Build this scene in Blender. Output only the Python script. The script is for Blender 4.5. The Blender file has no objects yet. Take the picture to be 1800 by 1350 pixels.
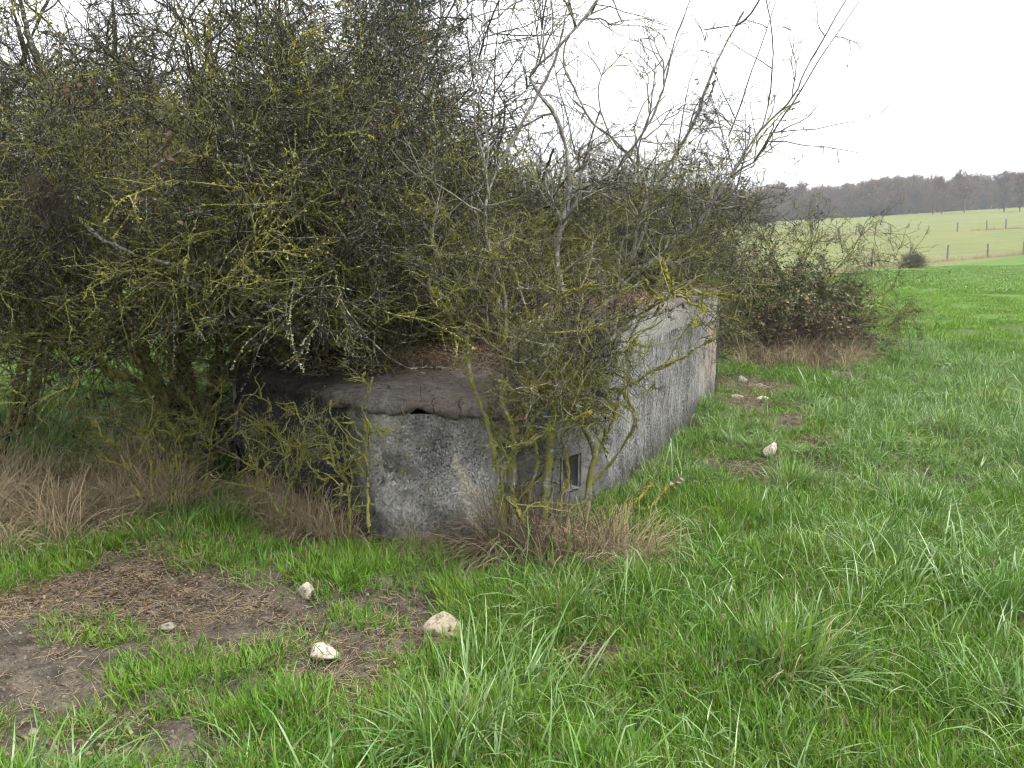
import bpy, math
import numpy as np
from mathutils import Vector
rng = np.random.default_rng(11)
scene = bpy.context.scene
col = scene.collection
R = math.radians

# ------------------------------------------------------------------ camera
F = 1450.0            # focal length in photo pixels (1800 wide)
PITCH = math.atan(235 / F)
CAMZ = 1.6
cam_d = bpy.data.cameras.new('camera')
cam_d.sensor_width = 36.0
cam_d.lens = 36.0 * F / 1800.0
cam_d.clip_start = 0.05
cam_d.clip_end = 4000.0
cam = bpy.data.objects.new('camera', cam_d)
col.objects.link(cam)
cam.location = (0, 0, CAMZ)
cam.rotation_euler = (R(90) - PITCH, 0, 0)
scene.camera = cam

# ------------------------------------------------------------------ sky, sun, exposure
SUN_EL, SUN_AZ = R(60), R(125)          # azimuth clockwise from +Y
w = bpy.data.worlds.new('World')
scene.world = w
w.use_nodes = True
nt = w.node_tree
nt.nodes.clear()
out = nt.nodes.new('ShaderNodeOutputWorld')
bg = nt.nodes.new('ShaderNodeBackground')
bg.inputs['Strength'].default_value = 0.105
sky = nt.nodes.new('ShaderNodeTexSky')
sky.sky_type = 'NISHITA'
sky.sun_disc = False
sky.sun_elevation = SUN_EL
sky.sun_rotation = SUN_AZ
sky.dust_density = 4.0
hs = nt.nodes.new('ShaderNodeHueSaturation')
hs.inputs['Saturation'].default_value = 0.10
mx = nt.nodes.new('ShaderNodeMixRGB')                # an even cloud deck in front of the clear sky
mx.inputs['Fac'].default_value = 0.88
mx.inputs['Color2'].default_value = (5.0, 5.06, 5.2, 1)
nt.links.new(sky.outputs['Color'], hs.inputs['Color'])
nt.links.new(hs.outputs['Color'], mx.inputs['Color1'])
nt.links.new(mx.outputs['Color'], bg.inputs['Color'])
nt.links.new(bg.outputs['Background'], out.inputs['Surface'])

sun_d = bpy.data.lights.new('sun', 'SUN')
sun_d.energy = 1.5
sun_d.angle = R(30)
sun_d.color = (1.0, 0.97, 0.92)
sun = bpy.data.objects.new('sun', sun_d)
col.objects.link(sun)
sdir = Vector((math.sin(SUN_AZ) * math.cos(SUN_EL), math.cos(SUN_AZ) * math.cos(SUN_EL), math.sin(SUN_EL)))
sun.rotation_euler = sdir.to_track_quat('Z', 'Y').to_euler()
sun.location = (20, -10, 30)

scene.view_settings.view_transform = 'Standard'
scene.view_settings.look = 'None'
scene.view_settings.gamma = 1.0
scene.view_settings.exposure = 1.86
scene.view_settings.use_curve_mapping = False
scene.render.engine = 'CYCLES'
cy = scene.cycles
cy.max_bounces = 6
cy.diffuse_bounces = 2
cy.use_adaptive_sampling = True
cy.adaptive_threshold = 0.025
cy.adaptive_min_samples = 16
cy.glossy_bounces = 2
cy.transmission_bounces = 3
cy.transparent_max_bounces = 6
cy.volume_bounces = 1
cy.use_denoising = True
cy.filter_width = 1.15

# ------------------------------------------------------------------ helpers: numbers
def vnoise(x, y, z=0.0, seed=0):
    """value noise in -1..1"""
    x, y, z = np.broadcast_arrays(np.asarray(x, float), np.asarray(y, float), np.asarray(z, float))
    ix, iy, iz = np.floor(x).astype(np.int64), np.floor(y).astype(np.int64), np.floor(z).astype(np.int64)
    fx, fy, fz = x - ix, y - iy, z - iz
    fx, fy, fz = [f * f * (3 - 2 * f) for f in (fx, fy, fz)]
    def h(a, b, c):
        n = (a * 374761393 + b * 668265263 + c * 1274126177 + seed * 974711) & 0xffffffff
        n = ((n ^ (n >> 13)) * 1274126177) & 0xffffffff
        n = ((n ^ (n >> 16)) * 668265263) & 0xffffffff
        return ((n ^ (n >> 15)) & 0xffffff) / float(0xffffff) * 2 - 1
    r = 0
    for dx in (0, 1):
        for dy in (0, 1):
            for dz in (0, 1):
                wgt = (fx if dx else 1 - fx) * (fy if dy else 1 - fy) * (fz if dz else 1 - fz)
                r = r + wgt * h(ix + dx, iy + dy, iz + dz)
    return r

def fbm(x, y, z=0.0, seed=0, o=3):
    r, a = 0, 1.0
    for i in range(o):
        r = r + a * vnoise(np.asarray(x) * 2 ** i, np.asarray(y) * 2 ** i, np.asarray(z) * 2 ** i, seed + i)
        a *= 0.5
    return r

def unit(v):
    return v / np.maximum(np.linalg.norm(v, axis=-1, keepdims=True), 1e-9)

cp, sp = math.cos(PITCH), math.sin(PITCH)
def at(px, py, d):
    """the point seen at photo pixel (px, py), d metres ahead"""
    a, b = (px - 900) / F, (675 - py) / F
    ry, rz = cp + b * sp, b * cp - sp
    s = d / ry
    return np.array([a * s, d, CAMZ + rz * s])
def gp(px, py):
    a, b = (px - 900) / F, (675 - py) / F
    ry, rz = cp + b * sp, b * cp - sp
    s = -CAMZ / rz
    return np.array([a * s, ry * s])

# ------------------------------------------------------------------ helpers: meshes
def mesh_np(name, verts, faces, attrs=None, uv=None, smooth=True):
    """faces: list of (M,k) int arrays"""
    me = bpy.data.meshes.new(name)
    verts = np.ascontiguousarray(verts, dtype=np.float32)
    me.vertices.add(len(verts))
    me.vertices.foreach_set('co', verts.ravel())
    faces = [np.asarray(f, dtype=np.int32) for f in faces if len(f)]
    tot = np.concatenate([np.full(len(f), f.shape[1], np.int32) for f in faces])
    idx = np.concatenate([f.ravel() for f in faces]).astype(np.int32)
    me.loops.add(len(idx))
    me.loops.foreach_set('vertex_index', idx)
    me.polygons.add(len(tot))
    st = np.concatenate([[0], np.cumsum(tot)[:-1]]).astype(np.int32)
    me.polygons.foreach_set('loop_start', st)
    me.polygons.foreach_set('loop_total', tot)
    me.polygons.foreach_set('use_smooth', np.full(len(tot), smooth, dtype=bool))
    if uv is not None:
        l = me.uv_layers.new(name='UVMap')
        l.data.foreach_set('uv', np.asarray(uv, np.float32)[idx].ravel())
    for k, v in (attrs or {}).items():
        a = me.attributes.new(k, 'FLOAT', 'POINT')
        a.data.foreach_set('value', np.asarray(v, np.float32))
    me.update(calc_edges=True)
    return me

class MB:
    def __init__(s):
        s.v, s.f, s.n, s.m, s.a = [], [], 0, [], []
    def add(s, v, fs, mat=0, attr=None):
        s.v.append(np.asarray(v, float).reshape(-1, 3))
        for f in fs:
            if len(f):
                s.f.append(np.asarray(f) + s.n); s.m.append(np.full(len(f), mat, np.int32))
        k = len(s.v[-1])
        s.a.append(np.zeros(k) if attr is None else np.asarray(attr, float).ravel())
        s.n += k
        return s
    def mesh(s, name, mats, smooth=True, aname='moss'):
        me = mesh_np(name, np.concatenate(s.v), s.f, {aname: np.concatenate(s.a)}, smooth=smooth)
        for m in mats: me.materials.append(m)
        if len(mats) > 1:
            me.polygons.foreach_set('material_index', np.concatenate(s.m))
        return me

def obj(name, me, parent=None, mat=None, kind=None, link=True):
    o = bpy.data.objects.new(name, me)
    if mat is not None and not me.materials: me.materials.append(mat)
    if link: col.objects.link(o)
    if parent is not None: o.parent = parent
    if kind: o['kind'] = kind
    return o
def tag(o, label, cat, group=None):
    o['label'] = label; o['category'] = cat
    if group: o['group'] = group
    return o
def thing(name, label, cat, loc=(0, 0, 0), group=None):
    o = bpy.data.objects.new(name, None)
    o.empty_display_size = 0.1
    col.objects.link(o)
    o.location = loc
    return tag(o, label, cat, group)
def part(name, me, t, mat=None, kind=None):
    """mesh given in world coordinates, under a thing whose origin is elsewhere"""
    o = obj(name, me, t, mat, kind)
    o.matrix_parent_inverse.identity()
    o.location = -Vector(t.location)
    return o

def tubes(P, Rr, k=5):
    """P (N,n,3), Rr (N,n) -> verts, quads"""
    N, n, _ = P.shape
    T = unit(np.gradient(P, axis=1))
    ref = unit(rng.normal(size=(N, 1, 3)))
    ref = np.broadcast_to(ref, P.shape)
    U = unit(np.cross(T, ref)); V = np.cross(T, U)
    an = np.arange(k) * 2 * np.pi / k
    ring = (U[:, :, None] * np.cos(an)[None, None, :, None] + V[:, :, None] * np.sin(an)[None, None, :, None])
    v = P[:, :, None] + ring * Rr[:, :, None, None]
    base = (np.arange(N) * n * k)[:, None, None] + (np.arange(n - 1) * k)[None, :, None] + np.arange(k)[None, None, :]
    nx = (np.arange(N) * n * k)[:, None, None] + (np.arange(n - 1) * k)[None, :, None] + ((np.arange(k) + 1) % k)[None, None, :]
    q = np.stack([base, nx, nx + k, base + k], -1).reshape(-1, 4)
    return v.reshape(-1, 3), q

def grow(P0, D0, L, n, wig, trop=(0, 0, 0), tropk=0.0):
    N = len(P0)
    P = np.zeros((N, n, 3)); P[:, 0] = P0
    D = unit(D0); st = (L / (n - 1))[:, None]
    trop = np.asarray(trop, float)
    for i in range(1, n):
        D = unit(D + wig * rng.normal(size=(N, 3)) + tropk * trop)
        P[:, i] = P[:, i - 1] + D * st
    return P

def spawn(P, cnt, tmin=0.15, tmax=1.0, ang=(35, 75)):
    """children start points and directions along parent polylines (cnt per parent: int or array)"""
    N, n, _ = P.shape
    cnt = np.broadcast_to(np.asarray(cnt, int), (N,))
    pi = np.repeat(np.arange(N), cnt)
    t = rng.uniform(tmin, tmax, len(pi)) * (n - 1)
    i = np.minimum(t.astype(int), n - 2); f = (t - i)[:, None]
    p = P[pi, i] * (1 - f) + P[pi, i + 1] * f
    T = unit(P[pi, i + 1] - P[pi, i])
    q = unit(np.cross(T, rng.normal(size=T.shape)))
    a = np.radians(rng.uniform(ang[0], ang[1], len(pi)))[:, None]
    return p, T * np.cos(a) + q * np.sin(a), pi, t / (n - 1)

def euler_z_to(D, roll):
    """XYZ eulers taking +Z to D with a roll"""
    D = unit(D)
    th = np.arccos(np.clip(D[:, 2], -1, 1)); ph = np.arctan2(D[:, 1], D[:, 0])
    # R = Rz(ph) Ry(th) Rz(roll)
    cz, sz, cy_, sy_, cr, sr = np.cos(ph), np.sin(ph), np.cos(th), np.sin(th), np.cos(roll), np.sin(roll)
    r00 = cz * cy_ * cr - sz * sr; r10 = sz * cy_ * cr + cz * sr; r20 = -sy_ * cr
    r21 = sy_ * sr; r22 = cy_
    return np.stack([np.arctan2(r21, r22), np.arcsin(np.clip(-r20, -1, 1)), np.arctan2(r10, r00)], -1)

# ------------------------------------------------------------------ helpers: instanced stuff (geometry nodes)
def proto_collection(name, meshes):
    c = bpy.data.collections.new(name)
    for i, me in enumerate(meshes):
        o = bpy.data.objects.new('%02d_%s' % (i, name), me)
        c.objects.link(o)
    return c
_ng = {}
def scatter_group(c):
    if c.name in _ng: return _ng[c.name]
    g = bpy.data.node_groups.new('scatter_' + c.name, 'GeometryNodeTree')
    g.interface.new_socket('Geometry', in_out='INPUT', socket_type='NodeSocketGeometry')
    g.interface.new_socket('Geometry', in_out='OUTPUT', socket_type='NodeSocketGeometry')
    N = g.nodes
    gi, go = N.new('NodeGroupInput'), N.new('NodeGroupOutput')
    ci = N.new('GeometryNodeCollectionInfo')
    ci.inputs['Collection'].default_value = c
    ci.inputs['Separate Children'].default_value = True
    ci.inputs['Reset Children'].default_value = True
    io = N.new('GeometryNodeInstanceOnPoints')
    io.inputs['Pick Instance'].default_value = True
    def na(nm, dt):
        n = N.new('GeometryNodeInputNamedAttribute'); n.data_type = dt
        n.inputs['Name'].default_value = nm
        return n.outputs['Attribute']
    e2r = N.new('FunctionNodeEulerToRotation')
    g.links.new(na('rot', 'FLOAT_VECTOR'), e2r.inputs[0])
    g.links.new(gi.outputs[0], io.inputs['Points'])
    g.links.new(ci.outputs[0], io.inputs['Instance'])
    g.links.new(na('idx', 'INT'), io.inputs['Instance Index'])
    g.links.new(e2r.outputs[0], io.inputs['Rotation'])
    g.links.new(na('scl', 'FLOAT'), io.inputs['Scale'])
    g.links.new(io.outputs[0], go.inputs[0])
    _ng[c.name] = g
    return g
def scatter(name, c, P, rot, scl, idx, parent=None, kind='stuff'):
    me = bpy.data.meshes.new(name)
    P = np.asarray(P, np.float32)
    me.vertices.add(len(P)); me.vertices.foreach_set('co', P.ravel())
    a = me.attributes.new('rot', 'FLOAT_VECTOR', 'POINT'); a.data.foreach_set('vector', np.asarray(rot, np.float32).ravel())
    a = me.attributes.new('scl', 'FLOAT', 'POINT'); a.data.foreach_set('value', np.asarray(scl, np.float32))
    a = me.attributes.new('idx', 'INT', 'POINT'); a.data.foreach_set('value', np.asarray(idx, np.int32))
    o = obj(name, me, parent, None, kind)
    if parent is not None: o.location = -Vector(parent.location)
    m = o.modifiers.new('scatter', 'NODES'); m.node_group = scatter_group(c)
    return o

# ------------------------------------------------------------------ helpers: materials
class M:
    def __init__(s, name, rough=0.8, spec=0.3):
        s.m = bpy.data.materials.new(name); s.m.use_nodes = True
        s.t = s.m.node_tree
        s.b = s.t.nodes['Principled BSDF']
        s.b.inputs['Roughness'].default_value = rough
        s.b.inputs['Specular IOR Level'].default_value = spec
        s._c = {}
    def n(s, t, **k):
        x = s.t.nodes.new(t)
        for a, b in k.items(): setattr(x, a, b)
        return x
    def l(s, a, b): s.t.links.new(a, b)
    def coord(s, kind='Object'):
        if kind not in s._c:
            if kind == 'Position': s._c[kind] = s.n('ShaderNodeNewGeometry').outputs['Position']
            else: s._c[kind] = s.n('ShaderNodeTexCoord').outputs[kind]
        return s._c[kind]
    def scaled(s, co, sc):
        m = s.n('ShaderNodeMapping'); m.inputs['Scale'].default_value = sc
        s.l(co, m.inputs['Vector']); return m.outputs[0]
    def noise(s, co, scale, detail=3, rough=0.55, dist=0.0):
        x = s.n('ShaderNodeTexNoise'); s.l(co, x.inputs['Vector'])
        x.inputs['Scale'].default_value = scale; x.inputs['Detail'].default_value = detail
        x.inputs['Roughness'].default_value = rough; x.inputs['Distortion'].default_value = dist
        return x.outputs['Fac']
    def vor(s, co, scale, feature='F1', out='Distance'):
        x = s.n('ShaderNodeTexVoronoi', feature=feature); s.l(co, x.inputs['Vector'])
        x.inputs['Scale'].default_value = scale
        return x.outputs[out]
    def ramp(s, fac, stops):
        x = s.n('ShaderNodeValToRGB'); s.l(fac, x.inputs['Fac'])
        e = x.color_ramp.elements
        while len(e) < len(stops): e.new(0.5)
        for q, (p, c) in zip(e, stops):
            q.position = p
            q.color = (c, c, c, 1) if isinstance(c, (int, float)) else (*c, 1)
        return x.outputs['Color']
    def mix(s, fac, a, b, mode='MIX'):
        x = s.n('ShaderNodeMixRGB', blend_type=mode)
        for inp, v in (('Fac', fac), ('Color1', a), ('Color2', b)):
            if isinstance(v, (int, float)): x.inputs[inp].default_value = v if inp == 'Fac' else (v, v, v, 1)
            elif isinstance(v, tuple): x.inputs[inp].default_value = (*v, 1)
            else: s.l(v, x.inputs[inp])
        return x.outputs['Color']
    def math(s, op, a, b=0.0):
        x = s.n('ShaderNodeMath', operation=op)
        for i, v in enumerate((a, b)):
            if isinstance(v, (int, float)): x.inputs[i].default_value = v
            else: s.l(v, x.inputs[i])
        return x.outputs[0]
    def sep(s, co):
        x = s.n('ShaderNodeSeparateXYZ'); s.l(co, x.inputs[0]); return x.outputs
    def attr(s, nm):
        x = s.n('ShaderNodeAttribute', attribute_name=nm); return x.outputs['Fac']
    def rand(s):
        return s.n('ShaderNodeObjectInfo').outputs['Random']
    def base(s, c):
        if isinstance(c, tuple): s.b.inputs['Base Color'].default_value = (*c, 1)
        else: s.l(c, s.b.inputs['Base Color'])
    def bump(s, h, strength=0.4, dist=0.02):
        x = s.n('ShaderNodeBump'); x.inputs['Strength'].default_value = strength
        x.inputs['Distance'].default_value = dist
        s.l(h, x.inputs['Height']); s.l(x.outputs[0], s.b.inputs['Normal'])
    def translucent(s, c, f):
        t = s.n('ShaderNodeBsdfTranslucent')
        if isinstance(c, tuple): t.inputs['Color'].default_value = (*c, 1)
        else: s.l(c, t.inputs['Color'])
        mxs = s.n('ShaderNodeMixShader'); mxs.inputs[0].default_value = f
        s.l(s.b.outputs[0], mxs.inputs[1]); s.l(t.outputs[0], mxs.inputs[2])
        s.l(mxs.outputs[0], s.t.nodes['Material Output'].inputs['Surface'])

# bark with lichen (attribute moss 0..1), grey-brown below
def bark_material(name, bark_a, bark_b, pale, moss_a, moss_b):
    m = M(name, 0.85, 0.25)
    p = m.coord('Position')
    base = m.mix(m.noise(p, 30, 4), bark_a, bark_b)
    pl = m.ramp(m.noise(p, 38, 4), [(0.54, 0.0), (0.62, 1.0)])
    base = m.mix(m.math('MULTIPLY', pl, 0.8), base, pale)
    mo = m.mix(m.noise(p, 40, 4), moss_a, moss_b)
    fac = m.math('ADD', m.attr('moss'), m.math('MULTIPLY', m.math('SUBTRACT', m.noise(p, 17, 5, 0.65), 0.5), 2.2))
    fac = m.ramp(fac, [(0.42, 0.0), (0.58, 1.0)])
    m.base(m.mix(fac, base, mo))
    m.bump(m.noise(p, 90, 5, 0.7), 0.9, 0.012)
    return m.m
MOSS_A, MOSS_B = (0.32, 0.305, 0.075), (0.12, 0.135, 0.04)
mat_bark = bark_material('lichen_bark', (0.022, 0.019, 0.013), (0.074, 0.068, 0.044), (0.25, 0.27, 0.20), MOSS_A, MOSS_B)
mat_pale = bark_material('pale_bark', (0.12, 0.10, 0.085), (0.30, 0.28, 0.25), (0.45, 0.46, 0.40), MOSS_A, MOSS_B)
def leafish(name, ca, cb, rough=0.6, tr=0.25, spec=0.3, nscale=3.0):
    m = M(name, rough, spec)
    p = m.coord('Position')
    c = m.mix(m.rand(), ca, cb)
    c = m.mix(m.math('MULTIPLY', m.noise(p, nscale * 8, 2), 0.7), c, tuple(x * 0.55 for x in ca))
    m.base(c); m.translucent(c, tr)
    return m.m
mat_moss = leafish('moss', (0.41, 0.38, 0.085), (0.16, 0.17, 0.045), 0.9, 0.15, 0.1)
mat_lichen = leafish('grey_lichen', (0.40, 0.44, 0.34), (0.26, 0.30, 0.21), 0.9, 0.1, 0.1)
mat_haw = leafish('withered_leaf', (0.12, 0.07, 0.045), (0.17, 0.10, 0.055), 0.7, 0.2, 0.2)
mat_green_leaf = leafish('bramble_leaf', (0.05, 0.10, 0.055), (0.10, 0.13, 0.05), 0.45, 0.25, 0.4)
mat_yellow_leaf = leafish('yellow_leaf', (0.42, 0.27, 0.05), (0.30, 0.14, 0.05), 0.6, 0.3, 0.3)
mat_tan_leaf = leafish('tan_leaf', (0.36, 0.28, 0.175), (0.24, 0.17, 0.10), 0.7, 0.25, 0.2)
mat_dark_leaf = leafish('evergreen_leaf', (0.035, 0.06, 0.02), (0.07, 0.09, 0.03), 0.5, 0.2, 0.4)

# ------------------------------------------------------------------ terrain
AZ_PTS, AZ_F = [-1.2, -0.6, -0.2, 0.30, 0.53, 0.9, 1.4], [0.15, 0.2, 0.45, 0.82, 1.0, 1.12, 1.15]
R_PTS, R_Z = [0, 30, 55, 79, 124, 250, 330, 700], [0, 0.0, 0.12, 0.55, 4.2, 11.6, 16.2, 30.0]
SOIL = []     # (cx, cy, rx, ry, strength) bare trodden earth
for px0, py0, px1, py1, s in [
        (-60, 990, 450, 1125, 1.25), (280, 1010, 660, 1140, 1.25), (540, 1050, 810, 1165, 1.2), (-80, 1090, 260, 1240, 1.05), (120, 1120, 560, 1260, 0.57), (-80, 1230, 330, 1370, 0.85), (520, 1180, 700, 1330, 0.45),
        (0, 1170, 330, 1260, 0.9), (230, 1250, 480, 1350, 1.1), (560, 1110, 740, 1230, 0.9), (60, 1280, 300, 1350, 0.6),
        (950, 1120, 1130, 1190, 1.2), (1040, 1235, 1130, 1300, 1.25), (1290, 660, 1400, 698, 1.1), (1310, 690, 1400, 765, 1.0),
        (1270, 790, 1340, 880, 0.9), (1360, 755, 1440, 800, 0.9), (1440, 640, 1490, 670, 1.0),
        (620, 1000, 760, 1060, 0.7), (690, 925, 1130, 1015, 0.95), (430, 870, 700, 960, 0.9), (100, 930, 700, 1010, 0.42), (0, 830, 330, 930, 0.8)]:
    a, b = gp(px0, py1), gp(px1, py0)
    cxy = (gp(px0, (py0 + py1) / 2) + gp(px1, (py0 + py1) / 2)) / 2
    SOIL.append((cxy[0], (a[1] + b[1]) / 2, abs(gp(px1, (py0 + py1) / 2)[0] - gp(px0, (py0 + py1) / 2)[0]) / 2, abs(b[1] - a[1]) / 2, s))
def soil(x, y):
    x = np.asarray(x, float); y = np.asarray(y, float)
    wx = x + 0.10 * fbm(x * 4, y * 4, 0, 5) ; wy = y + 0.10 * fbm(x * 4, y * 4, 3.3, 6)
    m = np.zeros_like(wx)
    for cx, cyy, rx, ry, s in SOIL:
        q = ((wx - cx) / rx) ** 2 + ((wy - cyy) / ry) ** 2
        m = np.maximum(m, s * np.clip(1.5 - q, 0, 1))
    # under the thicket and the walls nothing green grows
    th = np.clip((y - 6.0 + 0.35 * (x + 2)) * 1.2, 0, 1) * np.clip((1.2 - x + (y - 6) * 0.38) * 1.5, 0, 1) * np.clip((11.0 - y) * 0.8, 0, 1) * np.clip((x + 3.1) * 2, 0, 1)
    m = np.maximum(m, th)
    return np.clip(m + 0.16 * fbm(x * 7, y * 7, 0, 9) * (m > 0.05), 0, 1)
def H(x, y):
    x = np.asarray(x, float); y = np.asarray(y, float)
    r = np.hypot(x, y)
    az = np.where(y > 0, x / np.maximum(y, 0.5), np.sign(x) * 1.4)
    z = np.interp(r, R_PTS, R_Z) * np.interp(az, AZ_PTS, AZ_F)
    near = np.clip(1 - (r - 25) / 30, 0, 1)
    z = z + 0.05 * fbm(x * 0.7, y * 0.7, 0, 1) * near + 0.035 * fbm(x * 2.3, y * 2.3, 0, 2) * near
    z = z + np.clip((r - 20) / 40, 0, 1) * 0.12 * fbm(x * 0.12, y * 0.12, 0, 3)
    return z
def Hd(x, y):
    """fine relief of the bare earth on top of H"""
    s = soil(x, y)
    return H(x, y) - 0.03 * s + s * (0.026 * fbm(np.asarray(x) * 9, np.asarray(y) * 9, 0, 21) + 0.019 * fbm(np.asarray(x) * 26, np.asarray(y) * 26, 0, 23, 2))
def hit(px, py):
    a, b = (px - 900) / F, (675 - py) / F
    dv = np.array([a, cp + b * sp, b * cp - sp])
    t = np.geomspace(2, 900, 4000)
    g_ = CAMZ + dv[2] * t - H(dv[0] * t, dv[1] * t)
    i = np.argmax(g_ < 0) if (g_ < 0).any() else np.argmin(g_)
    return float(dv[0] * t[i]), float(dv[1] * t[i])
NEAR_PX = [(1532, 472), (1598, 465), (1665, 458), (1736, 453), (1799, 448)]
FAR_PX = [(1474, 415), (1504, 414), (1539, 414), (1565, 411.5), (1683, 407), (1734, 405), (1768, 403)]
HAZE = 0.00065
def EDGE_R(az): return 236.0 + 6 * np.sin(np.asarray(az) * 23)
nf0, nf1 = np.array(hit(*NEAR_PX[0])), np.array(hit(*NEAR_PX[-1]))
print('NEAR', nf0, nf1, 'FAR', hit(*FAR_PX[0]), hit(*FAR_PX[-1]), 'EDGE', hit(1340, 384), hit(1800, 371))
nfn = np.array([-(nf1 - nf0)[1], (nf1 - nf0)[0]]); nfn = nfn / np.linalg.norm(nfn); nfn = nfn * np.sign(nfn[1]); nfd = float(nfn @ nf0)
def graded(lo, hi, flo, fhi, step, growth=1.12):
    a = list(np.arange(flo, fhi, step)); s = step
    while a[-1] < hi: s *= growth; a.append(a[-1] + s)
    b = [flo]; s = step
    while b[-1] > lo: s *= growth; b.append(b[-1] - s)
    return np.array(b[:0:-1] + a)
gx = graded(-520, 620, -4.2, 4.6, 0.035)
gy = graded(-60, 620, 2.0, 9.0, 0.035, 1.05)
GX, GY = np.meshgrid(gx, gy)
GZ = Hd(GX.ravel(), GY.ravel())
nx_, ny_ = len(gx), len(gy)
ii = (np.arange(ny_ - 1)[:, None] * nx_ + np.arange(nx_ - 1)[None, :]).ravel()
gq = np.stack([ii, ii + 1, ii + 1 + nx_, ii + nx_], -1)
gme = mesh_np('ground', np.stack([GX.ravel(), GY.ravel(), GZ], -1), [gq], {'soil': soil(GX.ravel(), GY.ravel())})
m = M('ground', 0.95, 0.15)
p = m.coord('Position')
earth = m.mix(m.ramp(m.noise(p, 9, 6, 0.7), [(0.35, 0.0), (0.65, 1.0)]), (0.038, 0.032, 0.025), (0.14, 0.118, 0.094))
earth = m.mix(m.ramp(m.noise(p, 70, 3), [(0.58, 0.0), (0.66, 1.0)]), earth, (0.19, 0.158, 0.112))
earth = m.mix(m.ramp(m.noise(p, 110, 4, 0.7), [(0.36, 0.85), (0.46, 0.0)]), earth, (0.022, 0.017, 0.013))
s_ = m.sep(p)
turf = m.mix(m.noise(p, 60, 3), (0.028, 0.03, 0.014), (0.065, 0.07, 0.03))
# lush pasture up to the near fence, paler grazed grass beyond it
lush = m.mix(m.noise(m.scaled(p, (0.5, 1.6, 1)), 0.55, 5, 0.7), (0.078, 0.148, 0.026), (0.118, 0.185, 0.04))
lush = m.mix(m.math('MULTIPLY', m.noise(m.scaled(p, (1, 2.5, 1)), 3.0, 4, 0.7), 0.55), lush, (0.05, 0.10, 0.02))
pale = m.mix(m.ramp(m.noise(m.scaled(p, (0.4, 1.5, 1)), 0.22, 6, 0.75), [(0.36, 0.0), (0.64, 1.0)]), (0.105, 0.14, 0.036), (0.165, 0.16, 0.066))
dist = m.math('ADD', m.math('MULTIPLY', s_[1], float(nfn[1])), m.math('MULTIPLY', s_[0], float(nfn[0])))
dist = m.math('SUBTRACT', m.math('ADD', dist, m.math('MULTIPLY', m.noise(p, 0.3, 3), 2.5)), nfd + 1.2)
pf = m.ramp(m.math('ADD', m.math('DIVIDE', dist, 20), 0.5), [(0.485, 0.0), (0.515, 1.0)])
far = m.mix(pf, lush, pale)
ff = m.ramp(m.math('DIVIDE', s_[1], 40), [(0.25, 0.0), (0.55, 1.0)])
turf = m.mix(ff, turf, far)
m.base(m.mix(m.ramp(m.attr('soil'), [(0.15, 0.0), (0.32, 1.0)]), turf, earth))
hh = m.math('ADD', m.noise(p, 45, 4, 0.7), m.math('MULTIPLY', m.noise(m.scaled(p, (1, 1, 1)), 2.2, 4), 3.0))
m.bump(hh, 0.7, 0.03)
ground = obj('ground', gme, None, m.m, 'structure')
ground['label'] = 'grassy field with bare trodden earth, rising to the far wood'


# ------------------------------------------------------------------ bunker
PL = np.array([(-2.0, 5.78), (-0.78, 4.52), (-0.02, 4.47), (0.63, 5.12), (2.34, 9.3), (-1.2, 10.6), (-2.9, 8.6)])   # plan, counter-clockwise from above
def seg_dist(x, y, a, b):
    ab = b - a; t = np.clip(((x - a[0]) * ab[0] + (y - a[1]) * ab[1]) / (ab @ ab), 0, 1)
    return np.hypot(x - a[0] - t * ab[0], y - a[1] - t * ab[1])
def roof_z(x, y):
    # a low flat slab in front, and a taller block along the side wall behind a step
    d = np.minimum(seg_dist(x, y, PL[0], PL[1]), seg_dist(x, y, PL[1], PL[2]))
    sd = (PL[4] - PL[3]) / np.linalg.norm(PL[4] - PL[3])
    t = (x - PL[3][0]) * sd[0] + (y - PL[3][1]) * sd[1]; s = -(x - PL[3][0]) * sd[1] + (y - PL[3][1]) * sd[0]
    st = lambda v, a, b: (lambda q: q * q * (3 - 2 * q))(np.clip((v - a) / (b - a), 0, 1))
    return 0.775 + 0.05 * np.clip(d / 1.5, 0, 1) + 0.355 * st(t, -0.50, -0.36) * (1 - st(s, 0.52, 0.62))
bunker = thing('concrete_bunker', 'low grey concrete bunker with a cracked sloping brown roof', 'bunker', (-0.02, 4.47, 0))

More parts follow.
